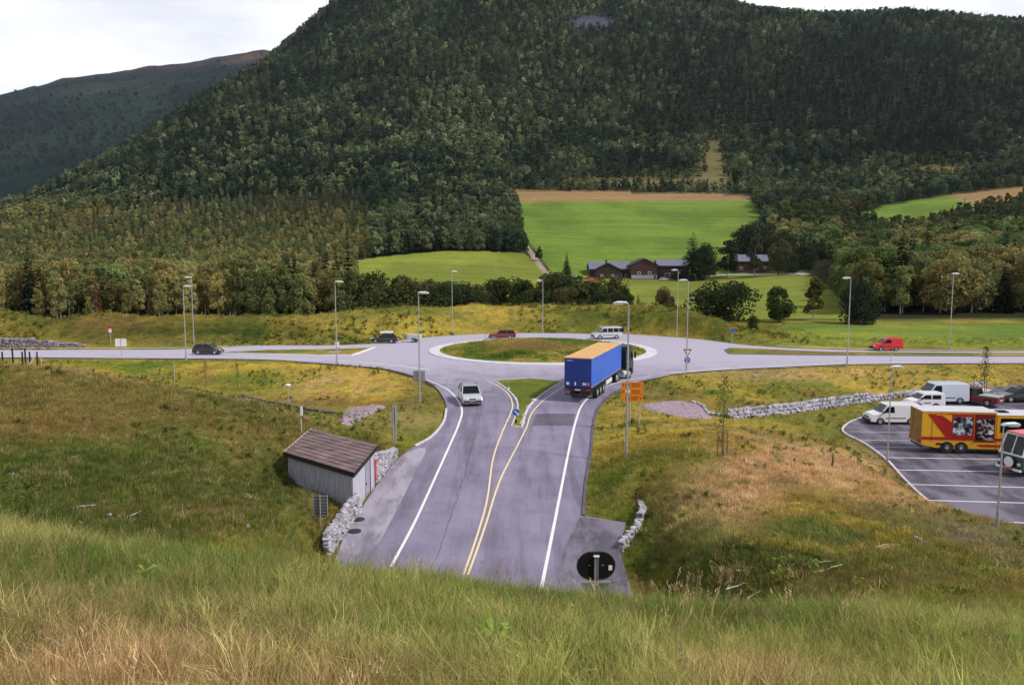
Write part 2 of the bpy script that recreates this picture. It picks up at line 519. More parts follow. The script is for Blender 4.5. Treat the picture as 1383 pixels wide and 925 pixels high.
far = []
for p in [(0, 100, 0), (-120, 100, 0), (120, 100, 0), (-160, 160, .5), (-60, 160, .5), (0, 165, .6), (60, 165, .5), (140, 160, .5), (-300, 100, 0), (300, 110, 0), (220, 160, 1), (-260, 160, 2), (-500, 100, 0), (500, 100, 0), (0, -100, 5), (-500, -100, 5), (500, -100, 5),
          (60, 210, 1.0), (0, 220, 1.2), (-60, 220, 1.5), (-160, 230, 3)]: far.append(p)
for a in [(600, 396, 255), (500, 383, 300), (490, 357, 400), (600, 345, 430), (720, 346, 430), (740, 385, 300), (800, 379, 395), (930, 377, 400), (1060, 371, 400), (1000, 400, 280), (1060, 430, 172), (1130, 405, 260),
          (0, 395, 260), (150, 380, 330), (300, 372, 350), (400, 365, 370), (0, 360, 450), (200, 330, 560), (400, 310, 600), (560, 300, 600), (640, 310, 560),
          (800, 348, 455), (930, 345, 460), (1000, 335, 480), (705, 320, 520), (700, 260, 740), (850, 258, 750), (1005, 264, 720), (1025, 300, 600), (850, 300, 590), (850, 275, 680),
          (1250, 395, 230), (1383, 400, 220), (1250, 345, 350), (1383, 335, 350), (1150, 350, 380), (1150, 300, 540), (1200, 300, 540), (1180, 285, 610), (1290, 284, 580), (1383, 272, 560), (1290, 262, 660), (1383, 254, 650), (1080, 320, 540), (1450, 330, 350), (1500, 260, 600),
          (500, 250, 720), (350, 262, 700), (200, 275, 700), (60, 300, 680), (600, 230, 760),
          (700, 225, 830), (850, 225, 830), (1000, 225, 830), (1150, 235, 800), (1300, 215, 800), (1383, 205, 820), (1500, 210, 800),
          (700, 120, 1080), (850, 120, 1080), (1000, 120, 1080), (1200, 120, 1050), (1383, 110, 1050), (1550, 100, 1050), (550, 130, 1050), (400, 160, 1000), (250, 205, 950), (120, 250, 880),
          (1383, 35, 1350), (1280, 31, 1380), (1170, 29, 1400), (1050, 20, 1430), (1000, 11, 1450), (900, -16, 1500), (1550, 36, 1350), (1700, 30, 1350),
          (850, -60, 1650), (700, -90, 1700), (600, -80, 1650), (520, -40, 1560), (450, 14, 1420), (420, 46, 1370), (380, 82, 1300), (300, 128, 1200), (230, 176, 1100), (130, 226, 1000), (60, 275, 920), (0, 309, 860)]:
    far.append(D(*a))
# land falls away behind the ridges
for a, dz in [((1383, 35, 1350), 130), ((1170, 29, 1400), 130), ((1000, 11, 1450), 120), ((1550, 36, 1350), 130), ((450, 14, 1420), 190), ((380, 82, 1300), 190), ((300, 128, 1200), 190), ((230, 176, 1100), 170), ((130, 226, 1000), 140), ((0, 309, 860), 60), ((700, -90, 1700), 60)]:
    p = D(*a); far.append((p[0] * 1.25 - (260 if a[0] < 600 else 0), p[1] + 330, max(p[2] - dz, 2)))
for x in (-2400, -1600, -900): far.append((x, 2600, 5)); far.append((x, 1300, 3))
for x in (-2400, -1500): far.append((x, 600, 5))
far.append((0, 2600, 300)); far.append((1200, 2600, 300)); far.append((2400, 2600, 300)); far.append((2400, 900, 180)); far.append((2400, 100, 10)); far.append((1300, 700, 120))
FFIT = tps_fit(np.array(far, float), 4.0, 'r')

ROADS = [(south_road, 0.0), (left_arm, 0.0), (right_arm, 0.0)]

ISLE_TOP = 0.45
def height(x, y):
    shp = np.shape(x)
    x = np.asarray(x, float).ravel(); y = np.asarray(y, float).ravel()
    z = np.zeros_like(x)
    wf = sstep(142, 176, y) 
    wx = sstep(95, 135, np.abs(x - 5)) 
    wf = np.maximum(wf, wx)
    mn = wf < 1; mf = wf > 0
    zn = np.zeros_like(x); zf = np.zeros_like(x)
    if mn.any(): zn[mn] = tps_eval(NFIT, x[mn], y[mn])
    if mf.any():
        zf[mf] = tps_eval(FFIT, x[mf], y[mf])
        ym = sstep(600, 1000, y)
        zf += mf * ym * ((fbm(x, y, 260, 4, 5) - 0.5) * 46 + (fbm(x, y, 60, 3, 9) - 0.5) * 14) * (0.35 + 0.65 * sstep(1e3, 1.2e3, y + 0 * x)) * 0.8
    z = zn * (1 - wf) + zf * wf
    z = z - (0.34 + .36 * sstep(-9, -3, x) - .12 * sstep(4, 9, x)) * (1 - sstep(14.5, 19, y)) * sstep(4, 9, y)      # room for the tall grass
    # small bumps of the meadow
    amp = 0.16 * (1 - sstep(60, 100, y)) + 0.12
    z += (fbm(x, y, 5.0, 3, 2) - 0.5) * 2 * amp * (1 - sstep(400, 900, y)) 
    z += (fbm(x, y, 1.3, 2, 4) - 0.5) * 0.16 * (1 - sstep(60, 150, y))
    # berm gullies
    z += (fbm(x, y * 0.4, 4.0, 3, 21) - 0.5) * 0.3 * sstep(1.2, 3.0, z) * sstep(118, 124, y) * (1 - sstep(155, 170, y))
    # roads are level
    near_m = (y > 15) & (y < 150)
    if near_m.any():
        xx, yy, zz = x[near_m], y[near_m], z[near_m]
        dmin = np.full(xx.shape, 1e9)
        for poly, _ in ROADS: dmin = np.minimum(dmin, poly_dist(xx, yy, poly))
        dr = np.hypot(xx - RC[0], yy - RC[1]) - R_OUT
        dmin = np.minimum(dmin, dr)
        k = 1 - sstep(0.35, 3.2, dmin)
        kk = np.where((yy < 30), 1 - sstep(0.3, 1.5, dmin), k)
        zz = zz * (1 - kk) + (RZ(yy) - 0.10) * kk
        dp = poly_dist(xx, yy, parking)
        k = 1 - sstep(0.2, 4.0, dp)
        zz = zz * (1 - k) + (park_z(yy) - 0.10) * k
        z[near_m] = zz
    return z.reshape(shp)

def h1(x, y):
    return float(height(np.array([x]), np.array([y]))[0])

# ------------------------------------------------------------------ ground tones (albedo), by place
C_OCHRE = np.array((.340, .262, .050)); C_GREEN = np.array((.098, .150, .020)); C_OLIVE = np.array((.185, .185, .034))
C_PINK = np.array((.58, .36, .20)); C_RUST = np.array((.210, .140, .050)); C_DARKG = np.array((.068, .088, .018))
C_FIELD = np.array((.130, .200, .030)); C_FIELD2 = np.array((.200, .235, .036)); C_TAN = np.array((.280, .180, .085)); C_BROWN = np.array((.09, .065, .035)); C_FOREST = np.array((.022, .028, .010))

FIELDS = dict(
    A=[(478, 352), (540, 344), (600, 339), (706, 341), (722, 352), (748, 372), (760, 400), (700, 420), (600, 425), (520, 420), (488, 385)],
    B=[(692, 257), (1012, 263), (1032, 300), (1012, 345), (1010, 380), (790, 385), (745, 368), (716, 330), (703, 300)],
    C=[(760, 378), (1085, 366), (1118, 388), (1150, 410), (1150, 452), (940, 452), (760, 430)],
    D=[(1150, 293), (1200, 277), (1250, 268), (1383, 252), (1500, 240), (1500, 262), (1383, 271), (1290, 290), (1240, 306), (1185, 302)],
)

def lerp(a, b, t):
    return a * (1 - t[..., None]) + b * t[..., None]

def blob(px, py, cx, cy, rx, ry):
    return np.exp(-(((px - cx) / rx) ** 2 + ((py - cy) / ry) ** 2))

def ground_col(x, y, z):
    px, py = proj(x, y, z)
    n1 = fbm(x, y, 9.0, 4, 31); n2 = fbm(x, y, 3.0, 4, 41); n3_ = fbm(x, y, 22.0, 3, 51)
    c = lerp(C_OCHRE, C_OLIVE, sstep(.40, .62, n1))
    c = lerp(c, C_GREEN, sstep(.52, .70, n2 * .6 + n3_ * .4))
    c = lerp(c, C_RUST, sstep(.55, .72, fbm(x, y, 5.0, 4, 61)) * .6)
    nearhill = (y < 24)
    # foreground meadow: green with straw towards the bottom corners
    fg = lerp(np.array((.135, .180, .040)) + 0 * c, np.array((.29, .30, .085)) + 0 * c, sstep(.42, .62, n2))
    straw = np.clip(blob(px, py, 40, 885, 300, 100) + blob(px, py, 1030, 940, 140, 30) * .6 + blob(px, py, 380, 960, 260, 40) * .6, 0, 1) * sstep(.24, .52, n1 * .5 + n2 * .5)
    fg = lerp(fg, np.array((.52, .31, .18)) + 0 * c, straw)
    wfg = 1 - sstep(15, 21, y + (x > 6) * 0 )
    # slopes left and right; shade on the right mound's flank is painted in
    dg = np.clip(blob(px, py, 130, 650, 300, 45) * 1.0 + blob(px, py, 330, 640, 90, 60) * .6 + blob(px, py, 1060, 770, 200, 50) * .75 + blob(px, py, 1000, 735, 80, 50) * .5 + blob(px, py, 880, 740, 50, 60) * .3, 0, 1)
    c = lerp(c, C_DARKG + 0 * c, dg * (.55 + .45 * sstep(.35, .6, n1)))
    ol = np.clip(blob(px, py, 250, 560, 230, 35) * 1.0, 0, 1)
    c = lerp(c, np.array((.150, .125, .038)) + 0 * c, ol * .85)
    bey = sstep(-9, -14, x) * sstep(61, 66, y) * (1 - sstep(96, 100, y))
    c = c * (1 + bey[:, None] * np.array((.38, .30, .05)))
    wl_ = sstep(-9.5, -13, x) * (1 - sstep(58, 62, y)) * sstep(14, 22, y)
    mound = lerp(np.array((.200, .165, .052)) + 0 * c, np.array((.120, .145, .034)) + 0 * c, sstep(.38, .6, n1))
    c = lerp(c, mound, wl_ * .75)
    c = lerp(c, np.array((.058, .092, .018)) + 0 * c, wl_ * sstep(585, 640, py + (n2 - .5) * 60 - .10 * (px - 200)) * .75)
    rdg = np.exp(-((y - 58.5) / 2.2) ** 2) * sstep(-12, -16, x)
    c = lerp(c, np.array((.36, .25, .12)) + 0 * c, rdg * .6)
    rust = np.clip(blob(px, py, 60, 575, 120, 28) + blob(px, py, 230, 700, 120, 20) * .8 + blob(px, py, 1130, 790, 170, 18) * .6, 0, 1) * sstep(.3, .55, n2)
    c = lerp(c, C_RUST + 0 * c, rust * .8)
    q = np.exp(-(((px - 985) / 72) ** 2 + ((py - 668 + (px - 985) * .12) / 42) ** 2) * 1.0) + np.exp(-(((px - 1150) / 130) ** 2 + ((py - 650 - (px - 1150) * .28) / 24) ** 2)) + blob(px, py, 1090, 620, 90, 14) * .6
    q = q + blob(px, py, 450, 520, 70, 16) * .5 + blob(px, py, 1080, 505, 130, 8) * .5 + blob(px, py, 560, 570, 50, 14) * .4
    c = lerp(c, C_PINK + 0 * c, np.clip(q * 1.25, 0, 1) * sstep(.22, .42, n2) * .95)
    gr = np.clip(blob(px, py, 350, 515, 60, 16) + blob(px, py, 570, 590, 60, 30) * .7 + blob(px, py, 720, 530, 60, 40) + blob(px, py, 150, 490, 60, 5) * .5 + blob(px, py, 960, 690, 30, 60) * .5, 0, 1)
    c = lerp(c, C_GREEN * 1.1 + 0 * c, gr * .75)
    stony = np.clip(blob(px, py, 1290, 735, 130, 30), 0, 1) * sstep(.4, .6, n2)
    c = lerp(c, np.array((.26, .19, .14)) + 0 * c, stony * .7)
    red = np.clip(blob(px, py, 440, 543, 60, 8) + blob(px, py, 1040, 547, 90, 6), 0, 1)
    c = lerp(c, C_RUST + 0 * c, red * .8)
    c = lerp(c, fg, wfg)
    # roundabout centre
    ri = np.hypot(x - RC[0], y - RC[1])
    isl = lerp(np.array((.30, .25, .06)) + 0 * c, C_GREEN * 1.2 + 0 * c, sstep(.4, .55, n2))
    c = lerp(c, isl, (1 - sstep(13.5, 15, ri)))
    # berm
    wb = sstep(118, 123, y) * (1 - sstep(160, 172, y)) * (1 - sstep(1000, 1060, px))
    bc = lerp(C_OCHRE * 1.0 + 0 * c, C_OLIVE * 1.0 + 0 * c, sstep(.4, .6, n1))
    top = sstep(4.2, 5.0, z) * .7
    bc = lerp(bc, np.array((.40, .28, .09)) + 0 * c, top)
    bc = lerp(bc, C_GREEN * .55 + 0 * c, np.clip(blob(px, py, 300, 450, 170, 18) + blob(px, py, 870, 432, 130, 22) * .9 + blob(px, py, 60, 445, 80, 15) * .4, 0, 1) * sstep(.3, .5, n2) * .9)
    bc = lerp(bc, C_RUST * .8 + 0 * c, np.clip(blob(px, py, 150, 435, 60, 18), 0, 1) * .8)
    bc = lerp(bc, C_DARKG + 0 * c, sstep(.50, .66, fbm(x, z * 3, 3.5, 3, 77)) * .5)
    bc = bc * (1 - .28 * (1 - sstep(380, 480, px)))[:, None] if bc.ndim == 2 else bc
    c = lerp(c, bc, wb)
    # flat field right of the berm
    wq = sstep(1040, 1075, px) * sstep(116, 119, y) * (1 - sstep(150, 160, y))
    c = lerp(c, lerp(C_FIELD2 * 1.1 + 0 * c, C_FIELD * 1.0 + 0 * c, sstep(.4, .6, n3_)), wq)
    # far land
    wfar = sstep(158, 168, y)
    fc = lerp(C_FOREST + 0 * c, np.array((.026, .026, .012)) + 0 * c, sstep(.45, .65, fbm(x, y, 60, 4, 81)))
    cut = np.clip(blob(px, py, 965, 215, 30, 40) + blob(px, py, 880, 246, 170, 9) + blob(px, py, 1280, 228, 60, 14) + blob(px, py, 1350, 262, 90, 7), 0, 1)
    fc = lerp(fc, np.array((.15, .125, .05)) + 0 * c, cut)
    fc = lerp(fc, np.array((.085, .075, .13)) + 0 * c, np.clip(blob(px, py, 800, 31, 30, 8) * 1.5, 0, 1))
    for k, polyp in FIELDS.items():
        m = in_poly(px, py, polyp) & (y > 165) & (y < 1000)
        base = {'A': C_FIELD2, 'B': C_FIELD, 'C': C_FIELD2 * .9, 'D': C_FIELD}[k]
        f = lerp(base * .82 + 0 * c, base * 1.12 + 0 * c, sstep(.35, .65, fbm(x, y * .6, 26, 4, 91)))
        if k == 'B':
            f = lerp(f, C_TAN + 0 * c, 1 - sstep(271.5, 273.5, py + (px - 850) * 0.004))
        if k == 'D':
            f = lerp(f, C_TAN + 0 * c, sstep(1290, 1300, px + (270 - py) * 3))
        fc = np.where(m[..., None], f, fc)
    tr = np.abs((px - 720) - (py - 345) * .72) + 8 * ((py < 318) | (py > 378))
    fc = lerp(fc, np.array((.30, .25, .2)) + 0 * c, (1 - sstep(3, 5, tr)) * (y > 250))
    c = lerp(c, fc, wfar)
    return np.clip(c, 0.004, 0.9)

def set_col(me, col, name='gcol'):
    a = me.color_attributes.new(name, 'FLOAT_COLOR', 'POINT')
    d = np.ones((len(col), 4), np.float32); d[:, :3] = col
    a.data.foreach_set('color', d.ravel())

def grid_mesh(name, xs, ys, zf):
    X, Y = np.meshgrid(xs, ys)
    Z = zf(X, Y)
    nx, ny = len(xs), len(ys)
    idx = np.arange(nx * ny).reshape(ny, nx)
    F = np.stack([idx[:-1, :-1], idx[:-1, 1:], idx[1:, 1:], idx[1:, :-1]], -1).reshape(-1, 4)
    V = np.stack([X, Y, Z], -1).reshape(-1, 3)
    return np_mesh(name, V, F, True), V

def axis(a, b, step, grow, lim):
    v = list(np.arange(a, b + 1e-6, step)); s = step
    while v[-1] < lim: s *= grow; v.append(v[-1] + s)
    return v
xr = axis(0, 62, 0.55, 1.035, 1800)
xl = [-v for v in axis(0, 62, 0.55, 1.035, 1800)][1:][::-1]
xs = np.array(xl + xr)
ys = np.array([-90, -60, -40, -25, -16] + axis(-10, 90, 0.5, 1.0, 90) + axis(91, 160, 0.8, 1.022, 2150))

# ground material: tones by place, broken up finely, with a grassy bump
m, nt, b = new_mat('ground_cover')
at = nnode(nt, 'ShaderNodeVertexColor'); at.layer_name = 'gcol'
geo = nnode(nt, 'ShaderNodeNewGeometry')
def posnoise(scale, detail, rough=.65):
    n = nnode(nt, 'ShaderNodeTexNoise'); n.inputs['Scale'].default_value = scale; n.inputs['Detail'].default_value = detail; n.inputs['Roughness'].default_value = rough
    nt.links.new(geo.outputs['Position'], n.inputs['Vector']); return n
na, nb, nc = posnoise(1.1, 6), posnoise(7.0, 5, .75), posnoise(0.22, 5)
ra = ramp(nt, na.outputs['Fac'], [(.28, .72), (.5, 1.0), (.75, 1.28)])
rb = ramp(nt, nb.outputs['Fac'], [(.3, .55), (.5, 1.0), (.72, 1.5)])
rc = ramp(nt, nc.outputs['Fac'], [(.3, (.80, .92, .85)), (.7, (1.2, 1.08, 1.1))])
c = mixc(nt, at.outputs['Color'], ra.outputs['Color'], 1.0, 'MULTIPLY')
c = mixc(nt, c, rb.outputs['Color'], 1.0, 'MULTIPLY')
c = mixc(nt, c, rc.outputs['Color'], 1.0, 'MULTIPLY')
mpg = nnode(nt, 'ShaderNodeMapping'); mpg.inputs['Scale'].default_value = (.010, .10, .10)
nt.links.new(geo.outputs['Position'], mpg.inputs['Vector'])
ng_ = nnode(nt, 'ShaderNodeTexNoise'); ng_.inputs['Scale'].default_value = 1.6; ng_.inputs['Detail'].default_value = 4
nt.links.new(mpg.outputs[0], ng_.inputs['Vector'])
c = mixc(nt, c, ramp(nt, ng_.outputs['Fac'], [(.35, (.84, .87, .86)), (.65, (1.13, 1.09, 1.05))]).outputs['Color'], 1.0, 'MULTIPLY')
nt.links.new(c, b.inputs['Base Color'])
b.inputs['Roughness'].default_value = 0.95; b.inputs['Specular IOR Level'].default_value = 0.1
bp = nnode(nt, 'ShaderNodeBump'); bp.inputs['Strength'].default_value = 0.9; bp.inputs['Distance'].default_value = 0.12
nt.links.new(nb.outputs['Fac'], bp.inputs['Height'])
bp2 = nnode(nt, 'ShaderNodeBump'); bp2.inputs['Strength'].default_value = 0.7; bp2.inputs['Distance'].default_value = 0.5
nt.links.new(na.outputs['Fac'], bp2.inputs['Height']); nt.links.new(bp2.outputs['Normal'], bp.inputs['Normal'])
nt.links.new(bp.outputs['Normal'], b.inputs['Normal'])
M['ground'] = m

gme, GV = grid_mesh('ground', xs, ys, height)
set_col(gme, ground_col(GV[:, 0], GV[:, 1], GV[:, 2]))
ground = link('ground', gme, None, M['ground'])
tag(ground, kind='structure')

# far hill across the valley
def hill_z(X, Y):
    keys = [(-60, 3300), (0, 3300), (100, 3350), (200, 3400), (300, 3450), (368, 3500), (430, 3500), (600, 3500), (900, 3500)]
    kp = [150, 133, 108, 91, 76, 68, 80, 160, 300]
    u = X / Y * FPX + 691.5
    top = np.interp(u, [k[0] for k in keys], kp)
    zt = np.array([D(691.5, float(t), 3400)[2] for t in top.ravel()]).reshape(top.shape)
    t = np.clip((Y - 1500) / (3400 - 1500), 0, 1)
    prof = 0.02 + 0.98 * (t ** 0.9)
    z = zt * prof
    z = np.where(Y > 3400, zt - (Y - 3400) * .25, z)
    z += (fbm(X, Y, 500, 5, 101) - .5) * 90 * sstep(0.1, .4, t) * (1 - .75 * sstep(.8, 1, t))
    z += (fbm(X, Y, 90, 4, 111) - .5) * 22 * sstep(.1, .3, t)
    return z
hx = np.arange(-3400, 800, 24.0); hy = np.arange(1500, 3900, 24.0)
hme, HV = grid_mesh('far_hill', hx, hy, hill_z)
hc = np.zeros((len(HV), 3)) + np.array((.012, .026, .024))
hn = fbm(HV[:, 0], HV[:, 1], 260, 4, 121)
hel = HV[:, 2] / 950.0
hc = lerp(hc, np.array((.024, .042, .030)) + 0 * hc, sstep(.4, .65, hn))
upper = sstep(.62, .86, hel + (hn - .5) * .5)
hc = lerp(hc, np.array((.060, .048, .056)) + 0 * hc, upper)
hc = lerp(hc, np.array((.11, .078, .05)) + 0 * hc, upper * sstep(.48, .62, fbm(HV[:, 0], HV[:, 1], 150, 4, 131)))
set_col(hme, hc)
m, nt, b = new_mat('far_hillside')
at = nnode(nt, 'ShaderNodeVertexColor'); at.layer_name = 'gcol'
geo = nnode(nt, 'ShaderNodeNewGeometry')
n = nnode(nt, 'ShaderNodeTexNoise'); n.inputs['Scale'].default_value = 0.045; n.inputs['Detail'].default_value = 8; n.inputs['Roughness'].default_value = .75
nt.links.new(geo.outputs['Position'], n.inputs['Vector'])
r = ramp(nt, n.outputs['Fac'], [(.35, .45), (.5, .95), (.68, 1.7)])
nt.links.new(mixc(nt, at.outputs['Color'], r.outputs['Color'], 1.0, 'MULTIPLY'), b.inputs['Base Color'])
bp = nnode(nt, 'ShaderNodeBump'); bp.inputs['Strength'].default_value = 1.0; bp.inputs['Distance'].default_value = 14
nt.links.new(n.outputs['Fac'], bp.inputs['Height']); nt.links.new(bp.outputs['Normal'], b.inputs['Normal'])
b.inputs['Roughness'].default_value = 1; b.inputs['Specular IOR Level'].default_value = 0
hill = link('far_hill', hme, None, m)
tag(hill, kind='structure')

# ------------------------------------------------------------------ roads
def sheet(name, poly, z, mat, zf=None, parent=None):
    bm = bmesh.new()
    vs = [bm.verts.new((p[0], p[1], z if zf is None else 0.0)) for p in poly]
    es = [bm.edges.new((vs[i], vs[(i + 1) % len(vs)])) for i in range(len(vs))]
    bmesh.ops.triangle_fill(bm, edges=es, use_beauty=True)
    if zf is not None:
        yy = [p[1] for p in poly]
        for q in range(int(min(yy)) + 1, int(max(yy)) + 1):
            bmesh.ops.bisect_plane(bm, geom=bm.verts[:] + bm.edges[:] + bm.faces[:], plane_co=(0, q, 0), plane_no=(0, 1, 0))
        for v in bm.verts: v.co.z = zf(v.co.x, v.co.y) + z
    for f in bm.faces:
        f.normal_update()
        if f.normal.z < 0: f.normal_flip()
    me = bpy.data.meshes.new(name); bm.to_mesh(me); bm.free()
    return link(name, me, parent, mat)

def strip_mesh(name, line, w, z, mat, parent=None, zf=None, thick=0.0):
    """ribbon along a 2D line"""
    P = [Vector(p) for p in line]; n = len(P)
    L, R = [], []
    for i in range(n):
        t = (P[min(i + 1, n - 1)] - P[max(i - 1, 0)]).normalized()
        nn = Vector((-t.y, t.x)) * w / 2
        L.append(P[i] + nn); R.append(P[i] - nn)
    zz = (lambda p: z) if zf is None else (lambda p: zf(p.x, p.y) + z)
    V = [(p.x, p.y, zz(p)) for p in L] + [(p.x, p.y, zz(p)) for p in R]
    F = [(i, n + i, n + i + 1, i + 1) for i in range(n - 1)]
    F = [f[::-1] for f in F] if False else F
    if thick:
        k = len(V)
        V += [(a, b_, c_ - thick) for a, b_, c_ in V]
        F += [(i, i + 1, k + i + 1, k + i) for i in range(n - 1)] + [(n + i + 1, n + i, k + n + i, k + n + i + 1) for i in range(n - 1)]
        F += [(0, k, k + n, n), (n - 1, 2 * n - 1, k + 2 * n - 1, k + n - 1)]
    me = np_mesh(name, V, F)
    return link(name, me, parent, mat)

def asphalt(name, lo, hi, wet=None, tracks=None, pale=None):
    m, nt, b = new_mat(name)
    geo = nnode(nt, 'ShaderNodeNewGeometry')
    def pn(scale, det, rough=.6, stretch=None):
        n = nnode(nt, 'ShaderNodeTexNoise'); n.inputs['Scale'].default_value = scale; n.inputs['Detail'].default_value = det; n.inputs['Roughness'].default_value = rough
        src = geo.outputs['Position']
        if stretch:
            mm = nnode(nt, 'ShaderNodeMapping'); mm.inputs['Scale'].default_value = stretch; mm.inputs['Rotation'].default_value = (0, 0, tracks[1] if tracks else 0)
            nt.links.new(src, mm.inputs['Vector']); src = mm.outputs['Vector']
        nt.links.new(src, n.inputs['Vector']); return n
    a = pn(0.35, 6, .65); g = pn(45, 3, .7); c_ = pn(1.0, 5, .7, (0.9, .06, 1) if not tracks else tracks[0])
    r = ramp(nt, a.outputs['Fac'], [(.3, lo), (.7, hi)])
    rg = ramp(nt, g.outputs['Fac'], [(.3, .82), (.7, 1.18)])
    rt = ramp(nt, c_.outputs['Fac'], [(.36, .70), (.5, 1.0), (.64, 1.15)])
    col = mixc(nt, r.outputs['Color'], rg.outputs['Color'], 1, 'MULTIPLY')
    col = mixc(nt, col, rt.outputs['Color'], 1, 'MULTIPLY')
    if wet:
        wn_ = pn(0.55, 6, .7, (1, .35, 1))
        rw = ramp(nt, wn_.outputs['Fac'], [(.44, 0), (.58, 1)])
        col = mixc(nt, col, wet, rw.outputs['Color'])
    if pale:  # grazing-angle sheen of the distant road painted in, paler with world Y
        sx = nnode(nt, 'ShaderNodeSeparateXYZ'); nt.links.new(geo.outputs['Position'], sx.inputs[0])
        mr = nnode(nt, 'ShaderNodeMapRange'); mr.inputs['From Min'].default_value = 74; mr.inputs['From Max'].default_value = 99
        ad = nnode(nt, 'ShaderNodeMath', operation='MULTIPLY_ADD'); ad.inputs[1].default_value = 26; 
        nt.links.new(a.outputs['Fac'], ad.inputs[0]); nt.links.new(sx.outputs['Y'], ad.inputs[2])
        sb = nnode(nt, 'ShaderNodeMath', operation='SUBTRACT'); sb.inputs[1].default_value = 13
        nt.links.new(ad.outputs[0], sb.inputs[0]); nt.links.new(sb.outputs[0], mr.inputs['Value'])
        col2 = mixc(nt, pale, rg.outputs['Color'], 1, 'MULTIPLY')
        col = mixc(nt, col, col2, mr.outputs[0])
    nt.links.new(col, b.inputs['Base Color'])
    b.inputs['Roughness'].default_value = 0.72
    b.inputs['Specular IOR Level'].default_value = 0.5
    bp = nnode(nt, 'ShaderNodeBump'); bp.inputs['Strength'].default_value = .25; bp.inputs['Distance'].default_value = .01
    nt.links.new(g.outputs['Fac'], bp.inputs['Height']); nt.links.new(bp.outputs['Normal'], b.inputs['Normal'])
    return m
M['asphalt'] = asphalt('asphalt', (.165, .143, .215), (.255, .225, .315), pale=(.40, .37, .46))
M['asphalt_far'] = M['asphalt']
M['asphalt_dark'] = asphalt('asphalt_patch', (.085, .08, .11), (.12, .11, .145))
M['asphalt_mid'] = asphalt('asphalt_fresh', (.065, .056, .085), (.115, .10, .14), wet=(.19, .165, .22))
M['asphalt_park'] = asphalt('parking_asphalt', (.045, .039, .058), (.085, .074, .108), wet=(.165, .145, .195), tracks=((.35, .7, 1), .5))
def linepaint(name, col, thr=.63):
    m, nt, b = new_mat(name)
    geo = nnode(nt, 'ShaderNodeNewGeometry')
    n = nnode(nt, 'ShaderNodeTexNoise'); n.inputs['Scale'].default_value = 5; n.inputs['Detail'].default_value = 8; n.inputs['Roughness'].default_value = .8
    nt.links.new(geo.outputs['Position'], n.inputs['Vector'])
    r = ramp(nt, n.outputs['Fac'], [(.35, col), (thr, tuple(c * .85 for c in col)), (thr + .08, (.3, .27, .33))])
    nt.links.new(r.outputs['Color'], b.inputs['Base Color']); b.inputs['Roughness'].default_value = .6
    return m
M['paint'] = linepaint('road_paint_white', (.86, .84, .86))
M['paintworn'] = linepaint('road_paint_worn', (.62, .60, .66), .56)
M['paintyel'] = linepaint('road_paint_cream', (.84, .68, .42))
M['kerb'] = mat_worn('kerb_granite', (.62, .58, .62), .8, 0, .3, 1.6, bump=.4)
M['kerbdark'] = mat_worn('kerb_granite_dark', (.12, .10, .13), .8, 0, .5, 1.6, bump=.4)
M['gravel'] = mat_worn('pink_gravel', (.34, .25, .30), .95, 0, .45, 5, bump=1.0)

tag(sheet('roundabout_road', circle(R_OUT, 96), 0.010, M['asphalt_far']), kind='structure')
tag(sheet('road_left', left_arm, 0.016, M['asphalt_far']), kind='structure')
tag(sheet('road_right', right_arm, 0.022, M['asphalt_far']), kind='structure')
rzf = lambda x, y: float(RZ(y))
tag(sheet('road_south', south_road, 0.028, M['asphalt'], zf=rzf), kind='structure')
_layby = GL([(783, 699), (788, 699), (846, 706), (836, 740), (848, 783)]) + [(3.2, 22)] + GL([(752, 783), (762, 740)])
tag(sheet('road_layby', _layby, 0.034, M['asphalt_mid'], zf=rzf), kind='structure')
sidew = smooth_line(GL([(541, 617), (512, 652), (488, 688), (458, 742), (500, 745), (530, 700), (560, 640), (575, 605)]), 3, True)
tag(sheet('road_shoulder', sidew, 0.032, asphalt('asphalt_worn', (.19, .165, .22), (.30, .27, .35), wet=(.36, .33, .40)), zf=rzf), kind='structure')
tag(sheet('road_patch', GL([(724, 559), (777, 559), (774, 575), (718, 575)]), 0.036, M['asphalt_dark'], zf=rzf), kind='structure')
tag(sheet('parking_ground', parking, 0.012, M['asphalt_park'], zf=lambda x, y: float(park_z(y))), kind='structure')

def line(name, pts, w, mat, z=.045, n=8):
    o = strip_mesh(name, smooth_line(GL(pts), n), w, z, mat, zf=rzf)
    tag(o, kind='structure'); return o
line('road_edge_line', [(528, 766), (560, 706), (588, 645), (606, 605), (619, 575), (624, 555), (617, 539), (602, 525), (576, 513)], .16, M['paint'])
line('road_edge_line', [(730, 800), (749, 706), (767, 615), (778, 568), (788, 545), (808, 528), (836, 516.5), (880, 508)], .17, M['paint'])
line('road_centre_line', [(626, 777), (645, 722), (658, 675), (666, 620), (678, 585), (690, 558), (692, 545), (686, 532), (672, 521), (657, 514)], .12, M['paintyel'])
line('road_centre_line', [(632, 777), (655, 712), (675, 650), (700, 600), (711, 578), (716, 563), (724, 551), (738, 538), (766, 520)], .12, M['paintyel'])
line('road_edge_line', [(475, 481), (490, 476), (507, 469)], .45, M['paint'])
line('road_edge_line', [(0, 470.3), (120, 470.2), (240, 470), (350, 466.6)], .35, M['paintworn'])
line('road_edge_line', [(580, 500), (520, 492.5), (470, 488.5), (400, 485.5), (330, 482.8)], .3, M['paint'])
line('road_edge_line', [(1000, 463), (1060, 467.5), (1140, 471), (1240, 473), (1383, 474)], .3, M['paint'])
line('road_edge_line', [(905, 504), (985, 497.5), (1060, 494), (1143, 490.5), (1260, 489)], .25, M['paint'])
for s in ((665, 514.3), (690, 514)):
    pass

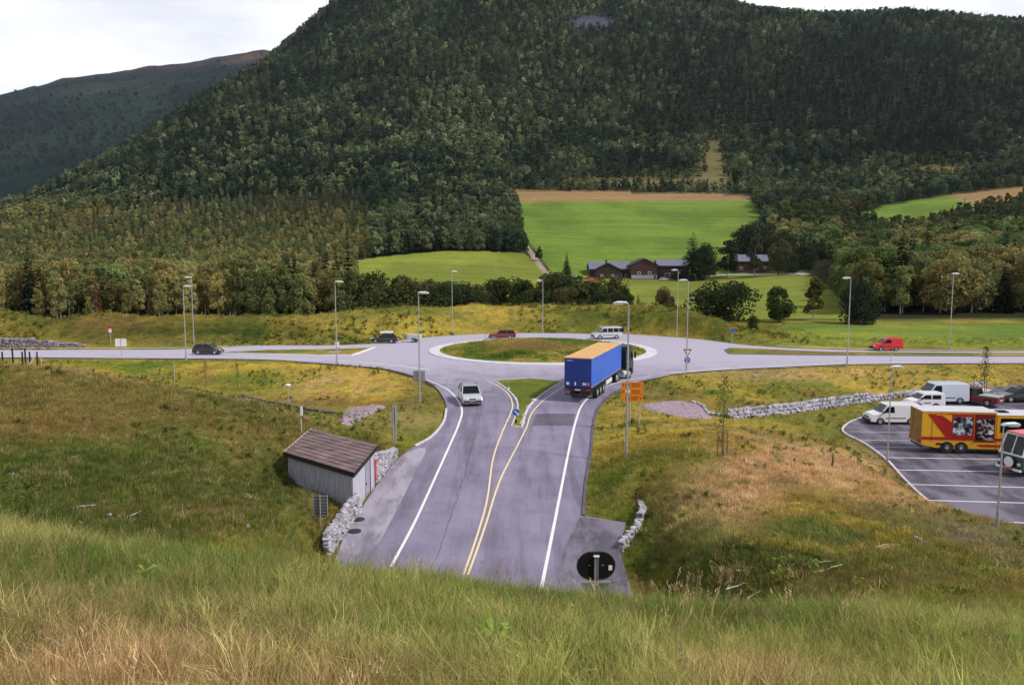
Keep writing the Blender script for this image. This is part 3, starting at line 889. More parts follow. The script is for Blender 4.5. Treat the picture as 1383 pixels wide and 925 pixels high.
M['tar'] = mat_worn('tar_seam', (.10, .09, .12), .6, 0, .3, 4)
def crack(pts, w, seed):
    rg = np.random.default_rng(seed)
    q = smooth_line(GL(pts), 10)
    q = [(a + rg.normal() * .05, c_ + rg.normal() * .05) for a, c_ in q]
    tag(strip_mesh('road_seam', q, w, .041, M['tar'], zf=rzf), kind='structure')
crack([(588, 757), (615, 680), (636, 610), (648, 565), (650, 545)], .028, 1)

# raised islands: kerb ring + grass top
M['island_grass'] = M['ground']
def inset_poly(poly, d):
    P = [Vector(p[:2]) for p in poly]; n = len(P)
    area = sum(P[i].x * P[(i + 1) % n].y - P[(i + 1) % n].x * P[i].y for i in range(n))
    sgn = 1 if area > 0 else -1
    out = []
    for i in range(n):
        a, b_, c_ = P[i - 1], P[i], P[(i + 1) % n]
        t1 = (b_ - a).normalized(); t2 = (c_ - b_).normalized()
        nn = Vector((-(t1 + t2).y, (t1 + t2).x))
        nn = nn.normalized() if nn.length > 1e-6 else Vector((-t1.y, t1.x))
        out.append(tuple(b_ + nn * d * sgn))
    return out

def kerbed_island(name, poly, kw, mat, top=.13, dome=0.0, grass='island_grass_top'):
    ins = inset_poly(poly, kw)
    n = len(poly)
    V = [(p[0], p[1], 0.0) for p in poly] + [(p[0], p[1], top) for p in inset_poly(poly, .03)] + [(p[0], p[1], top) for p in ins] + [(p[0], p[1], 0.05) for p in ins]
    F = []
    V = [(a, b_, c_ + float(RZ(b_))) for a, b_, c_ in V]
    for k in range(3):
        for i in range(n):
            j = (i + 1) % n
            F.append((k * n + i, k * n + j, (k + 1) * n + j, (k + 1) * n + i))
    me = np_mesh(name, V, F)
    bm = bmesh.new(); bm.from_mesh(me); bmesh.ops.recalc_face_normals(bm, faces=bm.faces[:]); bm.to_mesh(me); bm.free()
    o = link(name, me, None, mat); tag(o, kind='structure')
    # grass inside, finely divided
    P = np.array(ins)
    x0, y0 = P.min(0); x1, y1 = P.max(0)
    step = .45 if (x1 - x0) < 60 else .8
    bm = bmesh.new()
    vs = [bm.verts.new((p[0], p[1], 0)) for p in ins]
    f = bm.faces.new(vs)
    bmesh.ops.triangulate(bm, faces=[f])
    for ax, (a, e) in enumerate(((x0, x1), (y0, y1))):
        for q in np.arange(a + step, e, step):
            no = (1, 0, 0) if ax == 0 else (0, 1, 0)
            co = (q, 0, 0) if ax == 0 else (0, q, 0)
            bmesh.ops.bisect_plane(bm, geom=bm.verts[:] + bm.edges[:] + bm.faces[:], plane_co=co, plane_no=no)
    me = bpy.data.meshes.new(grass)
    for f in bm.faces:
        f.normal_update()
        if f.normal.z < 0: f.normal_flip()
    bm.to_mesh(me); bm.free()
    co = np.zeros(len(me.vertices) * 3, np.float32); me.vertices.foreach_get('co', co); co = co.reshape(-1, 3)
    d = -poly_dist(co[:, 0], co[:, 1], ins)
    co[:, 2] = top - .02 + dome * sstep(0, 8, d) + (fbm(co[:, 0], co[:, 1], 2.5, 3, 7) - .4) * .35 * sstep(0, 1.2, d) + RZ(co[:, 1])
    me.vertices.foreach_set('co', co.ravel())
    me.polygons.foreach_set('use_smooth', np.full(len(me.polygons), True))
    me.update()
    set_col(me, ground_col(co[:, 0], co[:, 1], co[:, 2]))
    g = link(grass, me, None, M['ground']); tag(g, kind='structure')
    return ins
M['apron'] = mat_worn('apron_paving', (.62, .58, .66), .8, 0, .15, 1.0, bump=.3)
kerbed_island('roundabout_kerb', circle(R_IN, 96), 1.5, M['apron'], .12, .75, 'roundabout_grass')
kerbed_island('splitter_kerb', splitS, .16, M['kerb'], .14, .12, 'splitter_grass')
kerbed_island('splitter_kerb', splitL, .3, M['kerb'], .10, .0, 'splitter_grass')
kerbed_island('splitter_kerb', splitR, .3, M['kerbdark'], .10, .0, 'splitter_grass')

# kerb stones along the south road edges (low granite, mostly grown over)
def kerbline(pts, mat, w=.18, h=.12, z=0):
    o = strip_mesh('kerb', smooth_line(GL(pts), 5), w, z + h, mat, thick=h + .1, zf=rzf); tag(o, kind='structure')
kerbline([(603, 553), (599.5, 570), (584, 589.5), (561, 603)], M['kerb'])
kerbline([(788, 697), (791, 655), (798, 610), (802, 570), (810, 548), (829, 531), (859, 517.5)], M['kerbdark'], .16)
kerbline([(586, 521), (562, 510), (520, 499.5), (470, 494.5), (400, 489.5)], M['kerbdark'], .3)

# parking bay lines (run left to right) and the pale edge stones
def park_line(p0, p1, w, mat, name='parking_line'):
    a, c_ = GP(*p0), GP(*p1)
    n = 14
    ln = [(a[0] + (c_[0] - a[0]) * i / n, a[1] + (c_[1] - a[1]) * i / n) for i in range(n + 1)]
    tag(strip_mesh(name, ln, w, .018, mat, zf=lambda x, y: float(park_z(y))), kind='structure')
for p0, p1 in [((1150, 583), (1400, 587)), ((1158, 594), (1400, 598)), ((1174, 603.5), (1400, 607)), ((1198, 618), (1400, 621)), ((1212, 634.5), (1400, 638)), ((1224, 654), (1410, 659)), ((1247, 675.5), (1410, 680)), ((1300, 702), (1420, 708))]:
    park_line(p0, p1, .14, M['paint'] if p0[1] > 610 else M['paintworn'])
ek = [GP(*p)[:2] for p in [(1340, 714), (1292, 699), (1252, 675), (1220, 645), (1199, 622), (1170, 600), (1139, 583), (1146, 571), (1175, 560)]]
tag(strip_mesh('parking_kerb', smooth_line(ek, 4), .16, .06, M['kerb'], zf=lambda x, y: float(park_z(y)), thick=.25), kind='structure')
ek = [GP(*p)[:2] for p in [(1190, 556), (1232, 546.5), (1290, 535), (1330, 525)]]
tag(strip_mesh('parking_path', smooth_line(ek, 4), 1.6, .05, mat_worn('pale_concrete', (.55, .52, .60), .8, 0, .15, 1), zf=lambda x, y: float(park_z(y)), thick=.25), kind='structure')

# gravel beds beside the culvert
def draped(name, poly, mat, dz=.03, step=.5, amp=.12):
    P = np.array(poly); x0, y0 = P.min(0); x1, y1 = P.max(0)
    bm = bmesh.new(); vs = [bm.verts.new((p[0], p[1], 0)) for p in poly]
    f = bm.faces.new(vs); bmesh.ops.triangulate(bm, faces=[f])
    for ax, (a, e) in enumerate(((x0, x1), (y0, y1))):
        for q in np.arange(a + step, e, step):
            bmesh.ops.bisect_plane(bm, geom=bm.verts[:] + bm.edges[:] + bm.faces[:], plane_co=(q, 0, 0) if ax == 0 else (0, q, 0), plane_no=(1, 0, 0) if ax == 0 else (0, 1, 0))
    me = bpy.data.meshes.new(name)
    for f in bm.faces:
        f.normal_update()
        if f.normal.z < 0: f.normal_flip()
    bm.to_mesh(me); bm.free()
    co = np.zeros(len(me.vertices) * 3, np.float32); me.vertices.foreach_get('co', co); co = co.reshape(-1, 3)
    d = -poly_dist(co[:, 0], co[:, 1], poly)
    co[:, 2] = height(co[:, 0], co[:, 1]) + dz * sstep(-.1, .1, d) - .12 * (1 - sstep(-0.01, .4, d)) + sstep(0, .8, d) * (.10 + amp * RNG.random(len(co)))
    me.vertices.foreach_set('co', co.ravel()); me.update()
    return link(name, me, None, mat)
def GLt(pts):
    """photo pixels -> where the sight line meets the built ground"""
    out = []
    for px, py in pts:
        rx, ry, rz = ray(px, py)
        d = np.concatenate([np.arange(6, 200, .2), np.arange(200, 900, 1.0)])
        z = CAMH + rz / ry * d
        hz = height(rx / ry * d, d)
        k = np.argmax(hz >= z) if (hz >= z).any() else len(d) - 1
        out.append((rx / ry * d[k], d[k]))
    return out
def GT(px, py):
    x, y = GLt([(px, py)])[0]
    return (x, y, h1(x, y))
gl = smooth_line(GLt([(455, 568), (462, 556), (485, 550), (510, 548), (526, 549), (510, 556), (492, 567), (478, 575)]), 3, True)
tag(draped('gravel_bed', gl, M['gravel'], .06), kind='structure')
gl = smooth_line(GLt([(862, 548), (885, 543), (915, 542), (940, 546), (958, 556), (962, 566), (935, 566), (905, 561), (880, 556)]), 3, True)
tag(draped('gravel_bed', gl, M['gravel'], .06), kind='structure')
# ------------------------------------------------------------------ vegetation materials
def foliage(name, var=.35, trans=.22, nscale=1.2, inst=True, defcol=(.06, .08, .02)):
    m = bpy.data.materials.new(name); m.use_nodes = True
    nt = m.node_tree; nt.nodes.clear()
    out = nnode(nt, 'ShaderNodeOutputMaterial')
    at = nnode(nt, 'ShaderNodeAttribute'); at.attribute_type = 'INSTANCER'; at.attribute_name = 'tint'
    tc_ = nnode(nt, 'ShaderNodeTexCoord')
    n = nnode(nt, 'ShaderNodeTexNoise'); n.inputs['Scale'].default_value = nscale; n.inputs['Detail'].default_value = 3; n.inputs['Roughness'].default_value = .7
    nt.links.new(tc_.outputs['Object'], n.inputs['Vector'])
    r = ramp(nt, n.outputs['Fac'], [(.3, 1 - var), (.7, 1 + var * 1.5)])
    c = mixc(nt, at.outputs['Color'], r.outputs['Color'], 1, 'MULTIPLY')
    d = nnode(nt, 'ShaderNodeBsdfDiffuse'); t = nnode(nt, 'ShaderNodeBsdfTranslucent')
    nt.links.new(c, d.inputs['Color']); nt.links.new(c, t.inputs['Color'])
    mx = nnode(nt, 'ShaderNodeMixShader'); mx.inputs[0].default_value = trans
    nt.links.new(d.outputs[0], mx.inputs[1]); nt.links.new(t.outputs[0], mx.inputs[2])
    nt.links.new(mx.outputs[0], out.inputs['Surface'])
    return m
M['leaf'] = foliage('broadleaf_foliage', .38, .25, .9)
M['needle'] = foliage('spruce_needles', .35, .08, 1.2)
M['grass'] = foliage('grass_blades', .30, .30, 6.0)

# ------------------------------------------------------------------ tree shapes (unit: metres, base at origin, height given)
def quads_from(centres, normals_r, size, rng, elong=1.4):
    """leaf clumps: one bent diamond per centre"""
    n = len(centres)
    a = rng.normal(size=(n, 3)); a += normals_r * .6
    a /= np.linalg.norm(a, axis=1)[:, None]
    b_ = rng.normal(size=(n, 3)); b_ -= (b_ * a).sum(1)[:, None] * a; b_ /= np.linalg.norm(b_, axis=1)[:, None]
    c_ = np.cross(a, b_)
    s = size * (0.6 + .8 * rng.random(n))[:, None]
    V = np.stack([centres + b_ * s * elong * .5, centres + c_ * s * .5, centres - b_ * s * elong * .5 + a * s * .15, centres - c_ * s * .5], 1)
    return V.reshape(-1, 3)

def faces4(n):
    return np.arange(n * 4).reshape(n, 4)

def broad_crown(H, R, z0, nl, per, leaf, rng, shape='round'):
    C, N = [], []
    for i in range(nl):
        t = rng.random()
        z = z0 + (H - z0) * (.12 + .80 * t)
        if shape == 'round':
            rr = R * math.sqrt(max(.05, 1 - (2 * (z - z0) / (H - z0) - .95) ** 2)) 
        elif shape == 'tall':
            rr = R * (math.sin(math.pi * min(1, ((z - z0) / (H - z0)) * .75 + .22)) ** .8)
        else:
            rr = R * (1 - .75 * ((z - z0) / (H - z0)))
        a = rng.random() * 6.283
        q = rr * (.35 + .55 * rng.random())
        lr = R * (.24 + .20 * rng.random()) * (1 if shape != 'tall' else .9)
        cx, cy = q * math.cos(a), q * math.sin(a)
        d = rng.normal(size=(per, 3)); d /= np.linalg.norm(d, axis=1)[:, None]
        rad_ = lr * (.55 + .5 * rng.random(per) ** .5)[:, None]
        p = d * rad_ * np.array((1, 1, .85)) + np.array((cx, cy, z))
        C.append(p); N.append(d)
    C = np.concatenate(C); N = np.concatenate(N)
    N = N + np.array((0, 0, .5))
    C[:, 2] = np.maximum(C[:, 2], z0 * .7)
    return quads_from(C, N, leaf, rng)

def spruce_crown(H, R, z0, tiers, per, leaf, rng):
    V = []
    for i in range(tiers):
        t = (i + rng.random() * .5) / tiers
        z = z0 + (H - z0) * t
        r = R * (1 - t) ** .85 * (.8 + .35 * rng.random()) + .06
        k = max(4, int(per * (1 - .6 * t)))
        for j in range(k):
            a = rng.random() * 6.283
            L = r * (.7 + .45 * rng.random())
            w = leaf * (.55 + .4 * rng.random()) * (1 - .45 * t)
            ca, sa = math.cos(a), math.sin(a)
            dz = -L * (.28 + .25 * rng.random())
            p0 = np.array((0, 0, z)); p2 = np.array((ca * L, sa * L, z + dz))
            mid = p0 * .4 + p2 * .6 + np.array((0, 0, .12 * L))
            side = np.array((-sa, ca, 0)) * w + np.array((0, 0, -w * .25))
            V.append(np.array([p0, mid + side, p2, mid - np.array((-sa, ca, 0)) * w + np.array((0, 0, -w * .25))]))
    return np.concatenate(V)

def crown_mesh(name, V, mat):
    me = np_mesh(name, V, faces4(len(V) // 4))
    me.materials.append(mat)
    return me

def trunk_mesh(name, H, r, mat, rng, limbs=6, z0=2.0, R=2.0):
    b_ = B()
    pts = [Vector((0, 0, -.4))]
    x = y = 0
    for i in range(1, 5):
        x += rng.normal() * .02 * H / 5; y += rng.normal() * .02 * H / 5
        pts.append(Vector((x, y, H * i / 5)))
    for i in range(4):
        b_.cyl(pts[i], pts[i + 1], r * (1 - i * .21), r * (1 - (i + 1) * .21), 7)
    for i in range(limbs):
        t = .25 + .5 * rng.random(); z = z0 + (H * .75 - z0) * t; a = rng.random() * 6.28
        p = Vector((x * t, y * t, z)); L = R * (.5 + .4 * rng.random())
        b_.cyl(p, p + Vector((math.cos(a) * L, math.sin(a) * L, L * .7)), r * .35, r * .1, 5)
    me = b_.mesh(name); me.materials.append(mat)
    return me

trng = np.random.default_rng(5)
PROTO = {}          # kind -> list of (crown, trunk, height)
def build_protos():
    P = PROTO
    P['birch'] = [(crown_mesh('crown', broad_crown(10, 2.2, 1.0, 34, 120, .27, trng, 'tall'), M['leaf']), trunk_mesh('trunk', 9.5, .16, M['birchbark'], trng, 5, 1.5, 1.6)) for _ in range(4)]
    P['round'] = [(crown_mesh('crown', broad_crown(10, 4.0, .9, 46, 150, .32, trng, 'round'), M['leaf']), trunk_mesh('trunk', 8.5, .28, M['bark'], trng, 8, 1.8, 3.4)) for _ in range(4)]
    P['bush'] = [(crown_mesh('crown', broad_crown(10, 6.5, -.5, 46, 130, .42, trng, 'round'), M['leaf']), trunk_mesh('trunk', 8, .3, M['bark'], trng, 8, .8, 3.4)) for _ in range(3)]
    P['spruce'] = [(crown_mesh('crown', spruce_crown(10, 1.9, .4, 34, 20, .30, trng), M['needle']), trunk_mesh('trunk', 9.6, .15, M['bark'], trng, 0)) for _ in range(3)]
    P['mbroad'] = [(crown_mesh('crown', broad_crown(10, 2.8, .8, 20, 50, .55, trng, 'tall' if k % 2 else 'round'), M['leaf']), trunk_mesh('trunk', 9, .14, M['birchbark'], trng, 0)) for k in range(4)]
    P['mspruce'] = [(crown_mesh('crown', spruce_crown(10, 2.0, .4, 20, 12, .48, trng), M['needle']), None) for k in range(3)]
    P['fbroad'] = [(crown_mesh('crown', broad_crown(10, 2.9, .2, 12, 22, 1.0, trng, 'tall' if k % 2 else 'round'), M['leaf']), None) for k in range(4)]
    P['fspruce'] = [(crown_mesh('crown', spruce_crown(10, 1.9, .2, 12, 8, .7, trng), M['needle']), None) for k in range(3)]
build_protos()

# ------------------------------------------------------------------ masses that nobody could count
def scatter(name, pts, yaw, scl, idx, tint, proto_meshes, tilt=None):
    """one object: points that carry the given shapes"""
    col = bpy.data.collections.new(name + '_shapes')
    for i, me in enumerate(proto_meshes):
        o = bpy.data.objects.new('%s_shape_%03d' % (name, i), me); col.objects.link(o)
    n = len(pts)
    me = bpy.data.meshes.new(name)
    me.vertices.add(n); me.vertices.foreach_set('co', np.asarray(pts, np.float32).ravel())
    rot = np.zeros((n, 3), np.float32); rot[:, 2] = yaw
    if tilt is not None: rot[:, :2] = tilt
    a = me.attributes.new('rot', 'FLOAT_VECTOR', 'POINT'); a.data.foreach_set('vector', rot.ravel())
    scl = np.asarray(scl, np.float32)
    if scl.ndim == 1: scl = np.repeat(scl[:, None], 3, 1)
    a = me.attributes.new('scl', 'FLOAT_VECTOR', 'POINT'); a.data.foreach_set('vector', scl.ravel())
    a = me.attributes.new('idx', 'INT', 'POINT'); a.data.foreach_set('value', np.asarray(idx, np.int32))
    t = np.ones((n, 4), np.float32); t[:, :3] = tint
    a = me.attributes.new('tint', 'FLOAT_COLOR', 'POINT'); a.data.foreach_set('color', t.ravel())
    o = bpy.data.objects.new(name, me); COL.objects.link(o)
    ng = bpy.data.node_groups.new(name + '_nodes', 'GeometryNodeTree')
    ng.interface.new_socket('Geometry', in_out='INPUT', socket_type='NodeSocketGeometry')
    ng.interface.new_socket('Geometry', in_out='OUTPUT', socket_type='NodeSocketGeometry')
    N, Lk = ng.nodes, ng.links
    gi = N.new('NodeGroupInput'); go = N.new('NodeGroupOutput')
    ci = N.new('GeometryNodeCollectionInfo'); ci.inputs['Collection'].default_value = col
    ci.inputs['Separate Children'].default_value = True; ci.inputs['Reset Children'].default_value = True
    ip = N.new('GeometryNodeInstanceOnPoints'); ip.inputs['Pick Instance'].default_value = True
    def attr(nm, ty):
        q = N.new('GeometryNodeInputNamedAttribute'); q.data_type = ty; q.inputs['Name'].default_value = nm
        return q.outputs['Attribute']
    m2p = N.new('GeometryNodeMeshToPoints')
    Lk.new(gi.outputs[0], m2p.inputs['Mesh'])
    Lk.new(m2p.outputs[0], ip.inputs['Points'])
    Lk.new(ci.outputs[0], ip.inputs['Instance'])
    Lk.new(attr('idx', 'INT'), ip.inputs['Instance Index'])
    e2r = N.new('FunctionNodeEulerToRotation')
    Lk.new(attr('rot', 'FLOAT_VECTOR'), e2r.inputs[0])
    Lk.new(e2r.outputs[0], ip.inputs['Rotation'])
    Lk.new(attr('scl', 'FLOAT_VECTOR'), ip.inputs['Scale'])
    Lk.new(ip.outputs[0], go.inputs[0])
    md = o.modifiers.new('scatter', 'NODES'); md.node_group = ng
    tag(o, kind='stuff')
    return o

# ---- candidate positions of the woods
def jitter_grid(x0, x1, y0, y1, s, rng):
    X, Y = np.meshgrid(np.arange(x0, x1, s), np.arange(y0, y1, s * .95))
    X = X + (rng.random(X.shape) - .5) * s * .95; Y = Y + (rng.random(Y.shape) - .5) * s * .95
    return X.ravel(), Y.ravel()

FIELD_GROW = {'A': 0, 'B': 0, 'C': 0, 'D': 0}
def wood_mask(x, y, z):
    px, py = proj(x, y, z)
    ok = (px > -140) & (px < 1523) & (y > 150)
    for k, P in FIELDS.items():
        ok &= ~(in_poly(px, py, P) & (y < 1000))
    # the road north of the berm and the open ground behind it
    ok &= ~((y < 176) & (px > 500))
    ok &= ~((px > 700) & (px < 1130) & (y < 430) & (py > 350))
    ok &= ~((px > 480) & (px < 760) & (y < 400))
    ok &= ~((y < 160) & (px < 500))
    tr = np.abs((px - 720) - (py - 345) * .72)
    ok &= ~((tr < 8) & (py > 300) & (py < 400) & (y < 600))
    # openings
    r_ = RNG.random(len(x))
    op = np.clip(blob(px, py, 965, 218, 24, 36) + blob(px, py, 875, 248, 190, 8) + blob(px, py, 1275, 231, 62, 9) + blob(px, py, 1355, 264, 90, 6) + blob(px, py, 802, 31, 34, 8) * 1.5 + blob(px, py, 1080, 415, 60, 40), 0, 1)
    ok &= ~(op > .35 + .5 * r_)
    return ok, px, py

def is_spruce(px, py, x, y, rng):
    s = np.clip(.20 + blob(px, py, 1180, 155, 250, 60) * .75 + blob(px, py, 300, 190, 150, 60) * .45 + blob(px, py, 100, 270, 120, 40) * .55 + blob(px, py, 880, 200, 40, 60) * .5 + blob(px, py, 510, 110, 50, 70) * .4 + blob(px, py, 850, 60, 120, 40) * .25, 0, 1)
    s = s + (fbm(x, y, 70, 3, 151) - .5) * 1.3
    s = np.where((px < 500) & (py > 275), .02 + (fbm(x, y, 30, 2, 152) - .5) * .5, s)
    s = np.where((px > 1040) & (py > 250), .06, s)
    return rng.random(len(x)) < s

def tree_tint(px, py, x, y, spr, rng):
    n = len(x)
    base = np.zeros((n, 3)) + np.array((.032, .056, .032))
    nn = fbm(x, y, 45, 4, 161)
    pale = .15 + .85 * sstep(.42, .56, nn + blob(px, py, 760, 130, 130, 60) * .18 + blob(px, py, 400, 210, 140, 50) * .12)
    base = lerp(base, np.array((.125, .155, .072)) + 0 * base, pale)
    base = lerp(base, np.array((.018, .030, .018)) + 0 * base, np.clip(blob(px, py, 1180, 130, 260, 90) * .85 + blob(px, py, 600, 60, 300, 60) * .3, 0, 1))
    low = ((px < 500) & (py > 268)) * 1.0
    lowc = lerp(np.array((.240, .215, .080)) + 0 * base, np.array((.140, .170, .058)) + 0 * base, sstep(.38, .62, fbm(x, y, 18, 3, 171)))
    base = lerp(base, lowc, low * sstep(268, 300, py))
    right = ((px > 1040) & (y < 620)) * 1.0
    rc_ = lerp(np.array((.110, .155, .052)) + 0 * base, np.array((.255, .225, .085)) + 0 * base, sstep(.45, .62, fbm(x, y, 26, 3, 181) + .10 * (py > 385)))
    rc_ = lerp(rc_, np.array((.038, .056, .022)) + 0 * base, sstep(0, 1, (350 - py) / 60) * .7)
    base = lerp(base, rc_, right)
    sc = np.array((.013, .024, .014)) + 0 * base
    base = np.where(spr[:, None], sc, base)
    # individual variation
    v = np.exp(rng.normal(size=n) * np.where(py > 268, .28, .45))[:, None]
    h = rng.normal(size=n)[:, None] * .05
    out = base * v * (1 + h * np.array((1, .3, -.4)))
    rare = rng.random(n) < .0003
    out = np.where(rare[:, None], np.array((.13, .06, .03)), out)
    return np.clip(out, .006, .4)

wr = np.random.default_rng(21)
CAND = []
for (y0, y1, s) in ((150, 300, 4.2), (300, 480, 4.6), (480, 900, 6.0), (900, 1800, 7.0)):
    x, y = jitter_grid(-y1 * .78, y1 * .78, y0, y1, s, wr)
    k = np.abs(x) < y * .74 + 20
    x, y = x[k], y[k]
    z = height(x, y)
    ok, px, py = wood_mask(x, y, z)
    # drop what lies beyond the ridge
    x, y, z, px, py = x[ok], y[ok], z[ok], px[ok], py[ok]
    CAND.append(np.stack([x, y, z, px, py], 1))
CAND = np.concatenate(CAND)
# keep trees that a viewer near the road could see: on or before the skyline
def ridge_cull(c):
    b_ = np.clip(((c[:, 3] + 140) / 4).astype(int), 0, 420)
    order = np.argsort(c[:, 1])
    best = np.full(421, 1e9); keep = np.zeros(len(c), bool)
    for i in order:
        k = b_[i]
        if c[i, 4] < best[k] + 26:
            keep[i] = True
        best[k] = min(best[k], c[i, 4])
    return keep
CAND = CAND[ridge_cull(CAND)]
x, y, z, px, py = CAND.T
spr = is_spruce(px, py, x, y, wr)
tint = tree_tint(px, py, x, y, spr, wr)
hgt = np.where(spr, 12 + 8 * wr.random(len(x)), 8 + 6 * wr.random(len(x)))
left_low = (px < 500) & (y < 700)
hgt = np.where(left_low, hgt * (.55 + .33 * sstep(330, 150, y)), hgt)
hgt = np.where((px > 1040) & (y < 620), hgt * 1.05, hgt)
hgt = np.where((px > 1130) & (y > 380) & (y < 575), hgt * .62, hgt)
hgt = np.where((py < 275) & (py > 225) & (px > 690) & (px < 1383) & (y < 900), hgt * .8, hgt)
# anything at the wood's front
near_sel = (y < 300)
order = np.argsort(np.where(near_sel, y - hgt * 3, 1e9))
N_IND = 252
ind = order[:N_IND]
is_ind = np.zeros(len(x), bool); is_ind[ind] = True
wide = .78 + .4 * wr.random(len(x))
wide = np.where(left_low, wide * .8, wide)

def mass(name, sel, kinds_b, kinds_s):
    meshes = []
    lut_b, lut_s = [], []
    for k in kinds_b:
        for c_, t_ in PROTO[k]:
            lut_b.append(len(meshes)); meshes.append(c_)
    for k in kinds_s:
        for c_, t_ in PROTO[k]:
            lut_s.append(len(meshes)); meshes.append(c_)
    s = np.where(sel)[0]
    n = len(s)
    r_ = wr.integers(0, 100, n)
    idx = np.where(spr[s], np.array(lut_s)[r_ % len(lut_s)], np.array(lut_b)[r_ % len(lut_b)])
    sc = hgt[s] / 10.0
    scl = np.stack([sc * wide[s], sc * wide[s], sc], 1)
    return scatter(name, np.stack([x[s], y[s], z[s] - .3], 1), wr.random(n) * 6.28, scl, idx, tint[s], meshes)
mass('woodland', (~is_ind) & (y < 340), ['birch', 'round'], ['spruce'])
mass('woodland', (~is_ind) & (y >= 340) & (y < 700), ['mbroad'], ['mspruce'])
mass('mountain_forest', (~is_ind) & (y >= 700), ['fbroad'], ['fspruce'])

# trees one can tell apart
def put_tree(kind, k, loc, H, label, group=None, tintc=(.06, .07, .02), width=1.0, name='birch_tree', yaw=None):
    crown, trunk = PROTO[kind][k % len(PROTO[kind])]
    t = bpy.data.objects.new(name, None); COL.objects.link(t)
    t.location = loc; t.rotation_euler = (0, 0, yaw if yaw is not None else random.random() * 6.28)
    s = H / 10.0; t.scale = (s * width, s * width, s)
    tag(t, label, 'tree', group)
    for nm, me in (('crown', crown), ('trunk', trunk)):
        if me is None: continue
        o = bpy.data.objects.new(nm, me); COL.objects.link(o); o.parent = t
        o['tint'] = [float(v) for v in tintc]
    return t
for i in ind:
    if spr[i]:
        kind, nm = 'spruce', 'spruce_tree'
    elif wr.random() < (.85 if px[i] < 560 else .6):
        kind, nm = 'birch', 'birch_tree'
    else:
        kind, nm = 'round', 'broadleaf_tree'
    if px[i] < 560:
        grp = 'trees at the front of the wood behind the grassy bank'
        lab = {'spruce': 'dark pointed spruce at the edge of the wood left behind the grassy bank', 'birch': 'slender birch at the edge of the wood left behind the grassy bank', 'round': 'bushy leafy tree at the edge of the wood left behind the grassy bank'}[kind]
    else:
        grp = 'trees of the wood right of the farm'
        lab = {'spruce': 'dark pointed spruce in the wood right of the farm', 'birch': 'slender yellowing birch in the wood right of the farm', 'round': 'full round leafy tree in the wood right of the farm'}[kind]
    put_tree(kind, int(wr.integers(0, 9)), (x[i], y[i], z[i] - .2), float(hgt[i]), lab, grp + ', ' + {'spruce': 'spruces', 'birch': 'birches', 'round': 'bushy ones'}[kind], tint[i], float(wide[i]), nm)

# hedge row of trees on the field side of the bank, and the single trees of the farm
def tree_at(kind, pxb, py_top, depth, width, label, group=None, col=(.05, .065, .018), name='broadleaf_tree', sink=.3, k=None):
    xx = ray(pxb, 400)[0] / ray(pxb, 400)[1] * depth
    zz = h1(xx, depth)
    top = D(pxb, py_top, depth)[2]
    H = max(1.2, (top - zz))
    put_tree(kind, random.randrange(9) if k is None else k, (xx, depth, zz - sink), H + sink, label, group, col, width, name)
rowc = [(.050, .066, .024), (.070, .080, .028), (.042, .058, .024), (.085, .084, .034)]
ROW = [(497, 374, 168, 1.0), (516, 381, 162, 1.0), (538, 375, 165, .9), (556, 383, 160, 1.1), (578, 379, 166, 1.1), (598, 382, 163, 1.2), (622, 388, 160, 1.0), (648, 386, 162, .9), (668, 380, 168, 1.0),
       (690, 376, 170, 1.1), (706, 381, 166, 1.0), (748, 370, 172, 1.1), (766, 376, 166, 1.1), (782, 384, 163, 1.2), (800, 382, 165, 1.0), (822, 374, 170, .8), (838, 388, 164, 1.0), (728, 384, 164, 1.0), (722, 392, 160, 1.0), (640, 392, 160, 1.3), (588, 390, 158, 1.3), (526, 390, 158, 1.3), (810, 394, 158, 1.2), (762, 390, 159, 1.2)]
for i, (a, t_, d, w) in enumerate(ROW):
    tree_at('round' if i % 3 else 'bush', a, t_, d, w, 'dark leafy tree in the row right behind the grassy bank', 'trees in the row behind the middle of the bank', rowc[i % 4])
tree_at('bush', 977, 380, 165, 1.3, 'large round dark bushy tree standing behind the right part of the bank', None, (.038, .052, .022), 'broadleaf_tree', .3, 1)
tree_at('round', 1054, 389, 158, 1.0, 'small round tree with a bare short trunk on the bright grass', None, (.05, .07, .022), 'broadleaf_tree', .1, 0)
tree_at('birch', 1100, 372, 160, 1.05, 'upright thin brownish tree on the grass right of the small round tree', None, (.085, .080, .026), 'birch_tree', .1, 0)
tree_at('bush', 1163, 385, 152, .75, 'dark dense tree behind the tall lamp at the right wood edge', None, (.028, .042, .024), 'broadleaf_tree', .2, 2)
tree_at('round', 897, 389, 165, .8, 'small brown shrub on the meadow beyond the bank', None, (.10, .082, .035), 'shrub', .3)
tree_at('spruce', 862, 395, 168, 1.3, 'tiny dark conifer on the meadow beyond the bank', None, (.03, .045, .02), 'spruce_tree', .1)
tree_at('bush', 1019, 428, 142, .5, 'little green bush where the bank runs down to the field', None, (.045, .07, .02), 'bush', .2)
tree_at('spruce', 765, 338, 380, 1.3, 'dark conifer at the left end of the farm', None, (.030, .046, .018), 'spruce_tree', .1)
tree_at('birch', 728, 332, 420, 1.0, 'small dark tree beside the farm track', None, (.035, .045, .016), 'birch_tree', .1)
tree_at('spruce', 934, 311, 392, 2.0, 'tall dark pointed tree between the barn and the lane', None, (.035, .052, .024), 'spruce_tree', .1)
tree_at('round', 950, 330, 388, 1.0, 'bushy tree leaning against the tall pointed tree beside the barn', None, (.038, .052, .022), 'broadleaf_tree', .1)
tree_at('birch', 982, 324, 395, 1.3, 'dark tree standing between the lane and the far farmhouse', None, (.032, .046, .020), 'birch_tree', .1)
